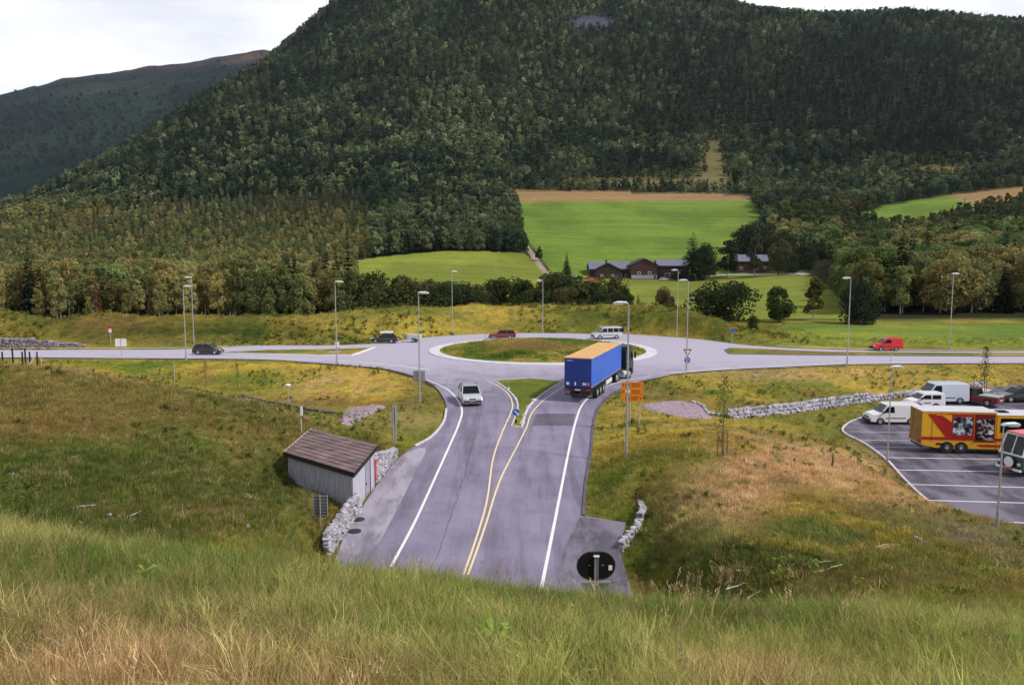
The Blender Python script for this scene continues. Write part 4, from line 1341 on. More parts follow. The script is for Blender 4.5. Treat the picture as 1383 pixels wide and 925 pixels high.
tree_at('birch', 1018, 320, 385, 1.0, 'grey green birch in front of the far farmhouse', None, (.060, .068, .030), 'birch_tree', .1)
tree_at('round', 1050, 325, 385, .9, 'pale green tree at the right gable of the far farmhouse', None, (.085, .088, .034), 'broadleaf_tree', .1)
for i, (a, t_, d, w) in enumerate([(1010, 305, 430, 1.2), (1030, 303, 435, 1.2), (1050, 312, 420, 1.0), (1072, 320, 400, 1.1), (1085, 330, 380, 1.1), (1070, 345, 370, .8)]):
    tree_at('round', a, t_, d, w, 'dark tree in the clump around the far farmhouse', 'dark trees around the far farmhouse', (.045, .058, .026))
for i, (a, t_, d) in enumerate([(765, 245, 770), (795, 247, 770), (812, 243, 775), (873, 244, 770), (880, 247, 768), (912, 246, 765), (925, 243, 765), (940, 244, 765), (990, 235, 760)]):
    tree_at('spruce', a, t_ - 5, d, 1.7, 'small dark conifer on the rough strip above the green field', 'small conifers above the green field', (.026, .034, .016), 'spruce_tree')

# far hill wood
hx_, hy_ = jitter_grid(-3000, 300, 2000, 3500, 21, wr)
k = (np.abs(hx_) < hy_ * .76)
hx_, hy_ = hx_[k], hy_[k]
hz_ = hill_z(hx_, hy_)
hp, hq = proj(hx_, hy_, hz_)
dens = sstep(.68, .42, hz_ / 950 + (fbm(hx_, hy_, 260, 4, 121) - .5) * .5) * .95 + .012
k = (hp > -60) & (hp < 470) & (wr.random(len(hx_)) < dens)
hx_, hy_, hz_ = hx_[k], hy_[k], hz_[k]
ht = np.array((.026, .046, .038)) * np.exp(wr.normal(size=len(hx_)) * .3)[:, None]
ms = [c_ for c_, _ in PROTO['fbroad'] + PROTO['fspruce']]
sc = 1.0 + .9 * wr.random(len(hx_))
scatter('far_hill_forest', np.stack([hx_, hy_, hz_ - 2], 1), wr.random(len(hx_)) * 6.28, np.stack([sc * 1.3, sc * 1.3, sc], 1), wr.integers(0, len(ms), len(hx_)), ht, ms)

# ------------------------------------------------------------------ grass
def tuft(nbl, R, h, w, lean, rng, seg=2, heads=0.0):
    V, F = [], []
    for i in range(nbl):
        a = rng.random() * 6.283; r = R * math.sqrt(rng.random())
        bx, by = r * math.cos(a), r * math.sin(a)
        hh = h * (.55 + .6 * rng.random()); ww = w * (.6 + .6 * rng.random())
        ln = lean * (.3 + rng.random()) * hh; la = a + rng.normal() * .9
        lx, ly = math.cos(la) * ln, math.sin(la) * ln
        fa = rng.random() * 3.1416; sx, sy = math.cos(fa) * ww / 2, math.sin(fa) * ww / 2
        k = len(V)
        V += [(bx - sx, by - sy, -.04), (bx + sx, by + sy, -.04)]
        V += [(bx + lx * .3 + sx * .8, by + ly * .3 + sy * .8, hh * .55), (bx + lx * .3 - sx * .8, by + ly * .3 - sy * .8, hh * .55)]
        tz = hh * (.95 - .25 * lean * rng.random())
        V += [(bx + lx + sx * .12, by + ly + sy * .12, tz), (bx + lx - sx * .12, by + ly - sy * .12, tz)]
        F += [(k, k + 1, k + 2, k + 3), (k + 3, k + 2, k + 4, k + 5)]
    me = np_mesh('tuft', V, F); me.materials.append(M['grass'])
    return me
gr = np.random.default_rng(31)
T_FINE = [tuft(56, .20, .26, .0062, .85, gr) for _ in range(5)] + [tuft(20, .16, .46, .006, .6, gr) for _ in range(2)]
T_MID = [tuft(30, .32, .30, .022, .8, gr) for _ in range(5)]
T_FAR = [tuft(26, .60, .40, .06, .9, gr) for _ in range(4)]

def grass_field(name, x0, x1, y0, y1, s, protos, size, maxslope=9, extra=None, avoid=True, ramp_h=None):
    x, y = jitter_grid(x0, x1, y0, y1, s, gr)
    k = np.abs(x) < y * .72 + 7.5
    if extra is not None: k &= extra(x, y)
    x, y = x[k], y[k]
    z = height(x, y)
    if avoid:
        d = np.full(x.shape, 1e9)
        for poly, _ in ROADS: d = np.minimum(d, poly_dist(x, y, poly))
        d = np.minimum(d, poly_dist(x, y, parking)); d = np.minimum(d, np.hypot(x - RC[0], y - RC[1]) - R_OUT)
        k = d > .25
        x, y, z = x[k], y[k], z[k]
    for P in AVOID:
        k = ~in_poly(x, y, P); x, y, z = x[k], y[k], z[k]
    c = ground_col(x, y, z)
    n = len(x)
    v = np.exp(gr.normal(size=n) * .30)[:, None]
    straw = gr.random(n) < .20
    c = np.where(straw[:, None], c * .35 + np.array((.30, .22, .11)) * .65, c)
    c = np.clip(c * 1.2 * v, .01, .75)
    sc = size * (.65 + .7 * fbm(x, y, 2.2, 3, 191)) * (.7 + .5 * gr.random(n))
    tl = gr.normal(size=(n, 2)) * .16
    tl[:, 1] += .22                      # combed by the wind to the right
    return scatter(name, np.stack([x, y, z], 1), gr.random(n) * 6.28, sc, gr.integers(0, len(protos), n), c, protos, tl * 1.0)
AVOID = []
def seed_stems(rng):
    V, F = [], []
    for i in range(5):
        a = rng.random() * 6.283; r = .18 * rng.random(); bx, by = r * math.cos(a), r * math.sin(a)
        H_ = .42 + .25 * rng.random(); lx, ly = rng.normal() * .09 + .06, rng.normal() * .09
        def rib(p, q, w0, w1):
            k = len(V); V.extend([(p[0] - w0, p[1], p[2]), (p[0] + w0, p[1], p[2]), (q[0] + w1, q[1], q[2]), (q[0] - w1, q[1], q[2])]); F.append((k, k + 1, k + 2, k + 3))
        p0 = (bx, by, 0); p1 = (bx + lx * .4, by + ly * .4, H_ * .6); p2 = (bx + lx, by + ly, H_)
        rib(p0, p1, .003, .0025); rib(p1, p2, .0025, .002)
        for j in range(7):
            t = j / 7; q = (p2[0] + rng.normal() * .014 + lx * .25 * t, p2[1] + rng.normal() * .014, p2[2] - .04 + .12 * t)
            rib(q, (q[0] + rng.normal() * .012, q[1] + rng.normal() * .012, q[2] + .035), .006, .002)
    me = np_mesh('stems', V, F); me.materials.append(M['grass']); return me
def weed(rng):
    V, F = [], []
    for i in range(16):
        a = rng.random() * 6.283; L = .14 + .22 * rng.random(); z_ = .02 + .3 * rng.random(); w = .035 + .04 * rng.random()
        ca, sa = math.cos(a), math.sin(a); k = len(V)
        V.extend([(0, 0, z_), (ca * L * .5 - sa * w, sa * L * .5 + ca * w, z_ + L * .35), (ca * L, sa * L, z_ + L * .15), (ca * L * .5 + sa * w, sa * L * .5 - ca * w, z_ + L * .3)]); F.append((k, k + 1, k + 2, k + 3))
    me = np_mesh('weed', V, F); me.materials.append(M['grass']); return me
def sprinkle(name, n, x0, x1, y0, y1, protos, s0, s1, colf, keep):
    x = gr.uniform(x0, x1, n); y = gr.uniform(y0, y1, n); k = keep(x, y) & (np.abs(x) < y * .74 + 7)
    x, y = x[k], y[k]
    d = np.full(x.shape, 1e9)
    for poly, _ in ROADS: d = np.minimum(d, poly_dist(x, y, poly))
    d = np.minimum(d, poly_dist(x, y, parking)); d = np.minimum(d, np.hypot(x - RC[0], y - RC[1]) - R_OUT)
    k = d > .4; x, y = x[k], y[k]; z = height(x, y); n = len(x)
    tl = gr.normal(size=(n, 2)) * .14
    scatter(name, np.stack([x, y, z], 1), gr.random(n) * 6.28, s0 + (s1 - s0) * gr.random(n), gr.integers(0, len(protos), n), colf(x, y, n), protos, tl)
STEMS = [seed_stems(gr) for _ in range(4)]; WEEDS = [weed(gr) for _ in range(4)]
sprinkle('seed_stems', 1000, -20, 20, 3, 21, STEMS, .6, .95, lambda x, y, n: np.array((.50, .36, .20)) * np.exp(gr.normal(size=n) * .25)[:, None], lambda x, y: gr.random(len(x)) < sstep(.35, .6, fbm(x, y, 2.5, 3, 301)))
sprinkle('meadow_weeds', 1500, -20, 20, 6, 21, WEEDS, .3, .6, lambda x, y, n: np.array((.11, .18, .035)) * np.exp(gr.normal(size=n) * .3)[:, None], lambda x, y: fbm(x, y, 2.0, 3, 311) > .52)
sprinkle('slope_weeds', 9000, -60, 60, 20, 100, WEEDS, .5, 1.1, lambda x, y, n: np.array((.11, .14, .03)) * np.exp(gr.normal(size=n) * .35)[:, None], lambda x, y: fbm(x, y, 7.0, 4, 321) > .54)
sprinkle('bank_weeds', 4500, -100, 70, 118, 150, WEEDS, .8, 1.7, lambda x, y, n: np.array((.14, .155, .035)) * np.exp(gr.normal(size=n) * .35)[:, None], lambda x, y: (fbm(x, y, 9.0, 4, 331) > .52) & (x < 46))
grass_field('meadow_grass', -22, 23, 2.6, 21.5, .145, T_FINE, .86)
grass_field('slope_grass', -48, 46, 20, 58, .34, T_MID, .95, extra=lambda x, y: ~((np.abs(x + 1.5) < 6) & (y > 24)))
grass_field('verge_grass', -75, 78, 56, 102, .85, T_FAR, .50)
grass_field('bank_grass', -100, 100, 118, 152, 1.15, T_FAR, .75, extra=lambda x, y: (x < 52) | (y < 128))
# grass in the roundabout and splitter
x, y = jitter_grid(-13, 22, 96, 128, .7, gr)
k = np.hypot(x - RC[0], y - RC[1]) < 14.0
x, y = x[k], y[k]; z = .12 + .75 * sstep(0, 8, 14.5 - np.hypot(x - RC[0], y - RC[1]))
c = ground_col(x, y, z) * 1.1 * np.exp(gr.normal(size=len(x)) * .25)[:, None]
tall = np.clip(blob(*proj(x, y, z), 715, 468, 70, 5), 0, 1)[:, None]
c = c * (1 - tall) + tall * np.array((.34, .22, .10))
dk = (np.clip(blob(*proj(x, y, z), 730, 480, 80, 5), 0, 1) * sstep(.35, .5, fbm(x, y, 3, 2, 8)))[:, None]
c = c * (1 - dk * .8) + dk * .8 * np.array((.05, .085, .015))
scatter('island_grass', np.stack([x, y, z], 1), gr.random(len(x)) * 6.28, .45 + .35 * gr.random(len(x)) + .5 * tall[:, 0] + .5 * dk[:, 0], gr.integers(0, 4, len(x)), c, T_FAR)
# ------------------------------------------------------------------ haze of the valley air
hb = B(); hb.box((0, 1900, 640), (7600, 4300, 1300))
hz_o = hb.add('haze', None)
m = bpy.data.materials.new('haze_air'); m.use_nodes = True
nt = m.node_tree; nt.nodes.clear()
vo = nnode(nt, 'ShaderNodeOutputMaterial'); vp = nnode(nt, 'ShaderNodeVolumePrincipled')
vp.inputs['Color'].default_value = (.72, .82, 1.0, 1); vp.inputs['Density'].default_value = 0.00003; vp.inputs['Anisotropy'].default_value = .2
nt.links.new(vp.outputs[0], vo.inputs['Volume'])
hz_o.data.materials.append(m)
tag(hz_o, kind='stuff')

# ------------------------------------------------------------------ vehicles (each faces +X at its own origin on the ground)
M['darkrim'] = mat_worn('dark_rim', (.10, .10, .11), .5, .4, .3, 8)
def wheel(parent, x, y, r, w, rimr=None, rim='rim'):
    b_ = B(); s = 1 if y > 0 else -1
    b_.cyl((x, y - s * w / 2, r), (x, y + s * w / 2, r), r, seg=20)
    o = b_.add('wheel', M['rubber'], parent)
    for p in o.data.polygons: p.use_smooth = False
    b_ = B(); rr = rimr or r * .66
    b_.cyl((x, y + s * (w / 2 - .02), r), (x, y + s * (w / 2 + .012), r), rr, rr * .9, 16)
    b_.cyl((x, y + s * (w / 2 + .01), r), (x, y + s * (w / 2 + .035), r), rr * .3, rr * .25, 10)
    b_.add('rim', M[rim], o)
    return o

def arches(xs_, r, z0, n=7):
    """bottom edge from front to rear with wheel openings"""
    out = []
    for xw in sorted(xs_, reverse=True):
        for i in range(n + 1):
            a = math.pi * i / n
            out.append((xw + r * math.cos(a), max(z0, z0 + (r * 1.0) * math.sin(a) + .0)))
    return out

def plate_on(parent, name, mat, pts, t=.012):
    """thin panel from 4+ points, thickened along its normal"""
    P = [Vector(p) for p in pts]
    n = (P[1] - P[0]).cross(P[2] - P[1]).normalized() * t
    bm = bmesh.new()
    A = [bm.verts.new(p + n) for p in P]; C_ = [bm.verts.new(p - n) for p in P]
    bm.faces.new(A); bm.faces.new(C_[::-1])
    for i in range(len(P)):
        j = (i + 1) % len(P); bm.faces.new((A[i], C_[i], C_[j], A[j]))
    bmesh.ops.recalc_face_normals(bm, faces=bm.faces[:])
    me = bpy.data.meshes.new(name); bm.to_mesh(me); bm.free()
    return link(name, me, parent, mat)

def lights(t, L, W, zf_, zr, w=.34, h=.16, rearh=.34):
    for s in (-1, 1):
        B().box((L / 2 - .05, s * (W / 2 - w / 2 - .06), zf_), (.14, w, h), bev=.03).add('headlight', M['lamplens'], t)
        B().box((-L / 2 + .05, s * (W / 2 - .13), zr), (.13, .18, rearh), bev=.03).add('tail_light', M['lightred'], t)
    B().box((L / 2 + .005, 0, zf_ - .22), (.03, .52, .11)).add('number_plate', M['plate'], t)
    B().box((-L / 2 - .005, 0, zr - .1), (.03, .52, .11)).add('number_plate', M['plate'], t)

def make_car(name, label, cat, loc, rz, L, W, H, paint, belt=.88, hood=.82, ws=.24, wt=.06, rt=-.30, rb=-.47, wr_=.31, rail=False, trunk=None):
    """saloon / hatch / estate. ws: windscreen base, wt: its top, rt: rear glass top, rb: its base (fractions of length)"""
    t = empty(name, label, cat, loc, rz)
    z0 = .2
    fa, ra = L * .31, -L * .285
    prof = [(-L / 2 + .03, z0 + .05), (-L / 2, .5), (-L / 2 + .03, belt - .1), (-L / 2 + .10 if trunk is None else -L / 2 + .06, belt if trunk is None else trunk), (rb * L + .05, belt), (ws * L, belt), (L * .36, hood), (L / 2 - .14, hood - .12), (L / 2, .52), (L / 2 - .02, z0 + .04)]
    prof = prof + [(fa + wr_ + .20, z0)] + arches([fa, ra], wr_ + .07, z0) + [(ra - wr_ - .25, z0)]
    B().prism(prof, -W / 2, W / 2, bev=.07, top_in=.05, zc=.5).add('body', paint, t)
    wi = W / 2 - .06; wo = W / 2 - .20; zt = H - .04
    g = [(ws * L - .02, s * wi, belt - .02) for s in (-1, 1)] + [(wt * L, s * wo, zt) for s in (-1, 1)] + [(rt * L, s * wo, zt) for s in (-1, 1)] + [(max(rb * L, -L / 2 + .10), s * wi, belt - .02) for s in (-1, 1)]
    B().hull(g).add('windows', M['glass'], t)
    b_ = B()
    b_.hull([(wt * L + .03, s * (wo + .02), zt - .02) for s in (-1, 1)] + [(rt * L - .05, s * (wo + .02), zt - .02) for s in (-1, 1)] + [(wt * L - .15, s * (wo - .06), H) for s in (-1, 1)] + [(rt * L + .12, s * (wo - .06), H) for s in (-1, 1)])
    b_.add('roof', paint, t)
    b_ = B()
    for s in (-1, 1):
        b_.cyl((ws * L - .03, s * (wi - .0), belt - .03), (wt * L, s * (wo + .005), zt), .045, .04, 6)
        b_.cyl((rb * L + .03, s * (wi - .0), belt - .03), (rt * L - .02, s * (wo + .005), zt), .07, .06, 6)
        xm = (wt + rt) / 2 * L + .1
        b_.cyl((xm, s * (wi + .005), belt - .03), (xm - .03, s * (wo + .01), zt), .045, .04, 6)
    b_.add('pillars', paint, t)
    b_ = B(); b_.box((L / 2 - .06, 0, .40), (.16, W - .1, .2), bev=.04); b_.add('front_bumper', M['darkplastic'] if rail else paint, t)
    b_ = B(); b_.box((-L / 2 + .05, 0, .42), (.16, W - .1, .2), bev=.04); b_.add('rear_bumper', M['darkplastic'] if rail else paint, t)
    B().box((L / 2 - .01, 0, .60), (.05, W * .34, .12)).add('grille', M['darkplastic'], t)
    for s in (-1, 1):
        B().box((ws * L - .22, s * (W / 2 + .06), belt + .06), (.12, .16, .12), bev=.03).add('wing_mirror', paint, t)
    lights(t, L, W, .66, .74)
    if rail:
        for s in (-1, 1):
            B().cyl((wt * L - .2, s * (wo - .03), H + .05), (rt * L + .2, s * (wo - .03), H + .05), .02, seg=6).add('roof_rail', M['darkplastic'], t)
    for xw in (fa, ra):
        for s in (-1, 1): wheel(t, xw, s * (W / 2 - .10), wr_, .19)
    return t

def make_van(name, label, loc, rz, L, W, H, paint, nose=.9, belt=1.05, side_windows=0, rear_glass=True, wr_=.33, bumper='darkplastic', cat='van', hoodz=None):
    t = empty(name, label, cat, loc, rz)
    z0 = .24; fa, ra = L / 2 - .95, -L / 2 + 1.0
    hz = hoodz or belt
    wx = L / 2 - nose                       # base of windscreen
    wtx = wx - .55                          # top of windscreen
    prof = [(-L / 2 + .02, z0 + .05), (-L / 2, .6), (-L / 2 + .03, belt), (-L / 2 + .10, H - .10), (-L / 2 + .25, H), (wtx - .2, H), (wtx, H - .07), (wx, belt + .05), (L / 2 - .22, hz - .12), (L / 2 - .03, hz - .42), (L / 2, .45), (L / 2 - .03, z0 + .04), (fa + wr_ + .2, z0)] + arches([fa, ra], wr_ + .07, z0) + [(ra - wr_ - .2, z0)]
    B().prism(prof, -W / 2, W / 2, bev=.09).add('body', paint, t)
    # windscreen, seated in the slope
    a = Vector((wx + .015, 0, belt + .08)); c_ = Vector((wtx + .035, 0, H - .13))
    plate_on(t, 'windscreen', M['glass'], [(a.x, -W / 2 + .12, a.z), (a.x, W / 2 - .12, a.z), (c_.x, W / 2 - .18, c_.z), (c_.x, -W / 2 + .18, c_.z)])
    for s in (-1, 1):
        y_ = s * (W / 2 + .004)
        plate_on(t, 'cab_window', M['glass'], [(wx - .12, y_, belt + .08), (wtx - .05, y_, H - .22), (wtx - .62, y_, H - .22), (wtx - .68, y_, belt + .05)])
        for k in range(side_windows):
            x1 = wtx - .78 - k * .95
            plate_on(t, 'side_window', M['glass'], [(x1, y_, belt + .05), (x1, y_, H - .22), (x1 - .86, y_, H - .22), (x1 - .86, y_, belt + .05)])
        plate_on(t, 'trim_strip', M['darkplastic'], [(fa - .5, y_, .62), (fa - .5, y_, .70), (ra + .5, y_, .70), (ra + .5, y_, .62)])
        B().box((wx - .18, s * (W / 2 + .10), belt + .12), (.12, .18, .24), bev=.03).add('wing_mirror', M['darkplastic'], t)
    if rear_glass:
        plate_on(t, 'rear_window', M['glass'], [(-L / 2 + .012, -W / 2 + .2, belt + .1), (-L / 2 + .012, W / 2 - .2, belt + .1), (-L / 2 + .07, W / 2 - .24, H - .25), (-L / 2 + .07, -W / 2 + .24, H - .25)])
    B().box((L / 2 - .04, 0, .40), (.18, W - .06, .26), bev=.05).add('front_bumper', M[bumper], t)
    B().box((-L / 2 + .03, 0, .42), (.16, W - .06, .22), bev=.05).add('rear_bumper', M[bumper], t)
    B().box((L / 2 - .02, 0, hz - .42), (.06, W * .5, .14)).add('grille', M['darkplastic'], t)
    lights(t, L, W, hz - .36, .95, rearh=.5)
    for xw in (fa, ra):
        for s in (-1, 1): wheel(t, xw, s * (W / 2 - .11), wr_, .2)
    return t

def on_road(px, py):
    p = GR(px, py); return (p[0], p[1], p[2] + .035)
def on_park(px, py):
    p = GP(px, py); return (p[0], p[1], p[2] + .014)

# cars on the road
p = on_road(634.5, 543)
make_car('silver_car', 'silver family car driving towards the camera down the south road', 'car', p, rad(-90 + 10), 4.35, 1.76, 1.58, M['silver'], belt=.95, hood=.88, ws=.27, wt=.10, rt=-.38, rb=-.47, rail=True)
p = on_road(281.5, 478.5)
make_car('dark_hatchback', 'dark grey hatchback driving right on the left road', 'car', p, rad(-2), 3.75, 1.68, 1.45, mat_worn('charcoal_paint', (.02, .022, .028), .3, .1, .1, 1.5, coat=.5), belt=.9, hood=.82, ws=.26, wt=.08, rt=-.34, rb=-.47)
p = on_road(520, 463)
blk = make_car('black_car', 'black car carrying a pale roof box and towing a small trailer', 'car', p, rad(180 - 4), 4.1, 1.7, 1.42, M['blackpaint'], belt=.86, hood=.78, ws=.22, wt=.05, rt=-.24, rb=-.40, trunk=.90)
rb_ = B(); rb_.box((-.25, 0, 1.60), (1.9, .95, .30), bev=.10)
for xx in (-.8, .3): rb_.box((xx, 0, 1.44), (.06, 1.2, .05))
o = rb_.add('roof_box', M['white']); o.location = p; o.rotation_euler = (0, 0, rad(176)); tag(o, 'pale roof box strapped on top of the black car', 'roof box')
# small trailer
q = on_road(559.5, 462)
tr = empty('car_trailer', 'small silver box trailer pulled behind the black car', 'trailer', q, rad(180 - 10))
B().box((0, 0, .82), (2.0, 1.25, .66), bev=.03).add('box', mat_worn('trailer_sheet', (.55, .56, .62), .4, .3, .15, 2), tr)
B().box((0, 0, 1.17), (2.06, 1.31, .05), bev=.02).add('lid', M['white'], tr)
b_ = B(); b_.cyl((1.0, .3, .48), (2.1, 0, .45), .035, seg=6); b_.cyl((1.0, -.3, .48), (2.1, 0, .45), .035, seg=6); b_.box((0, 0, .47), (2.0, 1.1, .06)); b_.add('drawbar', M['galv'], tr)
for s in (-1, 1):
    wheel(tr, -.1, s * .72, .28, .15)
    B().box((-.1, s * .72, .60), (.75, .2, .05), bev=.02).add('mudguard', M['darkplastic'], tr)
p = on_road(678, 457.5)
make_car('maroon_estate', 'maroon estate car passing behind the roundabout island', 'car', p, rad(180 + 2), 4.4, 1.72, 1.42, M['maroon'], belt=.88, hood=.80, ws=.20, wt=.05, rt=-.42, rb=-.485)
p = on_road(819, 457.5)
make_van('silver_minibus', 'silver minibus with dark side windows rounding the roundabout', p, rad(180 + 14), 4.75, 1.84, 1.94, M['silver'], nose=.95, belt=1.05, side_windows=3, bumper='greypaint')
p = on_road(1196.5, 473.5)
make_van('red_van', 'small bright red delivery van on the right road', p, rad(180), 4.05, 1.68, 1.80, M['red'], nose=1.15, belt=1.05, side_windows=0, rear_glass=True, wr_=.29, hoodz=1.05)

# lorry
rc_ = Vector(G(780.5, 483.5, 4.0)); fc_ = Vector(G(826.0, 462.0, 4.0))
dirv = (fc_ - rc_).xy.normalized(); yaw = math.atan2(dirv.y, dirv.x)
TL = 13.6
lor = empty('lorry', 'articulated lorry with blue curtain sided trailer and tan roof leaving the south road', 'lorry', (rc_.x, rc_.y, .035), yaw)
W = 2.55
B().box((TL / 2, 0, 2.62), (TL - .12, W - .04, 2.58)).add('curtain_side', M['bluetarp'], lor)
b_ = B(); b_.box((TL / 2, 0, 3.955), (TL, W + .02, .09), bev=.02)
for k in range(18): b_.box((.5 + k * .74, 0, 4.004), (.05, W - .1, .012))
b_.add('roof_sheet', M['tarproof'], lor)
rd = B().box((.02, 0, 2.62), (.08, W - .06, 2.56)).add('rear_door', M['bluedoor'], lor)
b_ = B()
for yy in (-.62, -.30, .30, .62): b_.cyl((-.04, yy, 1.4), (-.04, yy, 3.85), .018, seg=6)
b_.add('locking_bar', M['bluedoor'], rd)
b_ = B()
b_.box((-.03, 0, 2.62), (.015, .02, 2.5)); b_.add('door_seam', M['darkplastic'], rd)
b_ = B()
for k in range(6): b_.box((-.03, .95 - k * .085, 3.72), (.012, .06, .07))
b_.add('lettering_row', M['signwhite'], rd)
for yy, w_, mt in ((.92, .26, 'signwhite'), (.22, .14, 'signwhite'), (-.62, .34, 'plate'), (-.98, .22, 'amber')):
    B().box((-.035, yy, 1.62), (.02, w_, .24 if w_ > .2 else .30)).add('placard', M[mt], rd)
b_ = B(); b_.box((TL / 2, 0, 1.22), (TL - .1, W - .1, .16)); b_.box((TL / 2, .45, 1.0), (TL - 1.0, .12, .34)); b_.box((TL / 2, -.45, 1.0), (TL - 1.0, .12, .34)); b_.add('chassis', M['darkplastic'], lor)
b_ = B()
for s in (-1, 1): b_.box((TL / 2, s * (W / 2 - .01), 1.33), (TL - .1, .03, .06))
b_.add('side_rail', M['galv'], lor)
b_ = B(); b_.box((.10, 0, .62), (.12, W - .1, .14), bev=.02); b_.box((.15, .6, .85), (.1, .1, .45)); b_.box((.15, -.6, .85), (.1, .1, .45)); b_.box((.05, 0, 1.05), (.08, W - .1, .22)); b_.add('underrun_bar', M['darkplastic'], lor)
for s in (-1, 1):
    B().box((.0, s * .98, 1.06), (.05, .42, .14), bev=.02).add('tail_light', M['lightred'], lor)
B().box((-.01, 0, 1.06), (.03, .5, .12)).add('number_plate', M['plate'], lor)
for xw in (2.6, 3.9, 5.2):
    for s in (-1, 1): wheel(lor, xw, s * (W / 2 - .2), .5, .38, .30)
b_ = B()
for s in (-1, 1): b_.box((8.0, s * (W / 2 - .12), .78), (2.7, .06, .42), bev=.02)
b_.add('side_guard', M['white'], lor)
b_ = B()
for s in (-1, 1): b_.box((10.4, s * .7, .62), (.16, .16, 1.1))
b_.add('landing_leg', M['galv'], lor)
# tractor unit, steering to the right
B().hull([(12.9, s * 1.22, 1.0) for s in (-1, 1)])
trc = Vector((12.6, 0, 0)); ta = rad(-13)
def tp(x, y, z):
    c_, s_ = math.cos(ta), math.sin(ta)
    return (trc.x + x * c_ - y * s_, trc.y + x * s_ + y * c_, z)
DG = mat_worn('dark_green_cab', (.012, .03, .03), .35, 0, .15, 1.2, coat=.4)
b_ = B()
cabp = [(2.0, .95), (2.0, 3.05), (2.15, 3.55), (2.8, 3.72), (3.55, 3.55), (3.75, 3.1), (4.0, 1.9), (4.05, 1.0), (4.0, .45), (3.65, .42), (3.6, .75), (3.4, 1.05), (2.9, 1.15), (2.5, 1.0)]
bm = b_.bm
A = [bm.verts.new(tp(x, -1.22, z)) for x, z in cabp]; C_ = [bm.verts.new(tp(x, 1.22, z)) for x, z in cabp]
fs = [bm.faces.new(A), bm.faces.new(C_[::-1])]
for i in range(len(cabp)): fs.append(bm.faces.new((A[i], C_[i], C_[(i + 1) % len(cabp)], A[(i + 1) % len(cabp)])))
bmesh.ops.recalc_face_normals(bm, faces=fs)
bmesh.ops.bevel(bm, geom=[e for f in fs[:2] for e in f.edges], offset=.08, segments=2, affect='EDGES')
b_.add('cab', DG, lor)
for s in (-1, 1):
    y_ = s * 1.228
    plate_on(lor, 'cab_window', M['glass'], [tp(3.78, y_, 2.0), tp(3.65, y_, 2.85), tp(2.95, y_, 2.85), tp(2.9, y_, 2.0)])
    B().box(tp(3.9, s * 1.42, 2.5), (.12, .22, .7), rz=ta, bev=.04).add('wing_mirror', M['darkplastic'], lor)
    B().box(tp(3.95, s * .95, .8), (.12, .35, .22), rz=ta, bev=.04).add('headlight', M['lamplens'], lor)
plate_on(lor, 'windscreen', M['glass'], [tp(4.0, -1.1, 1.95), tp(4.0, 1.1, 1.95), tp(3.78, 1.05, 3.0), tp(3.78, -1.05, 3.0)])
b_ = B(); b_.box(tp(.6, .4, .85), (5.4, .1, .26), rz=ta); b_.box(tp(.6, -.4, .85), (5.4, .1, .26), rz=ta); b_.box(tp(1.2, 0, 1.08), (1.6, 1.9, .1), rz=ta); b_.add('chassis', M['darkplastic'], lor)
for s in (-1, 1):
    b_ = B(); b_.cyl(tp(1.35, s * .98, .72), tp(2.25, s * .98, .72), .30, seg=14); b_.add('fuel_tank', M['silver'], lor)
for xw, w_ in ((-.2, .5), (2.98, .3)):
    for s in (-1, 1):
        c0 = tp(xw, s * (1.2 - w_ / 2 - w_ / 2 + w_ / 2), .5)
        a1 = tp(xw, s * (1.22 - w_), .5); a2 = tp(xw, s * 1.22, .5)
        o = B().cyl(a1, a2, .5, seg=20).add('wheel', M['rubber'], lor)
        B().cyl(tp(xw, s * 1.2, .5), tp(xw, s * 1.235, .5), .30, .27, 14).add('rim', M['rim'], o)
b_ = B()
for s in (-1, 1): b_.box(tp(-.2, s * .97, 1.08), (1.25, .5, .05), rz=ta, bev=.02)
b_.add('mudguard', M['darkplastic'], lor)

# parked vehicles
p = on_park(1207, 574)
wv = make_van('white_van', 'white panel van parked beside the yellow and red truck', (p[0] + .2, p[1] + .9, p[2]), rad(180 - 1), 4.85, 1.85, 1.98, M['white'], nose=1.05, belt=1.12, hoodz=1.10, rear_glass=True)
p = on_park(1247, 551)
make_van('white_van', 'small white van with side windows in the middle parking row', (p[0], p[1], p[2]), rad(180), 3.7, 1.6, 1.68, M['white'], nose=1.0, belt=1.0, side_windows=1, wr_=.3, hoodz=1.0)
p = on_park(1269, 543.5)
make_van('white_van', 'larger bluish white panel van behind the small white van', (p[0], p[1], p[2]), rad(180), 5.2, 1.95, 2.15, mat_worn('bluish_white_paint', (.58, .64, .76), .35, 0, .06, 1.5, coat=.4), nose=1.05, belt=1.15, wr_=.33, hoodz=1.15)
# maroon pickup
p = on_park(1318, 545)
pk = empty('pickup_truck', 'maroon pickup with a pale green covered bed in the car park', 'pickup', p, rad(180 - 52))
prof = [(-2.4, .40), (-2.4, .95), (.15, .95), (.15, .98), (1.2, .98), (2.25, .86), (2.4, .55), (2.38, .32), (1.95, .3)] + arches([1.5, -1.4], .42, .3) + [(-1.9, .3)]
B().prism(prof, -.87, .87, bev=.06).add('body', M['maroon'], pk)
B().hull([(1.25, s * .82, .97) for s in (-1, 1)] + [(.75, s * .68, 1.62) for s in (-1, 1)] + [(-.25, s * .68, 1.62) for s in (-1, 1)] + [(-.4, s * .82, .97) for s in (-1, 1)]).add('windows', M['glass'], pk)
B().box((.25, 0, 1.66), (1.1, 1.42, .07), bev=.03).add('cab_roof', M['maroon'], pk)
B().box((-1.4, 0, 1.02), (1.9, 1.6, .10), bev=.03).add('bed_cover', mat_worn('pale_green_sheet', (.33, .42, .33), .6, 0, .2, 2), pk)
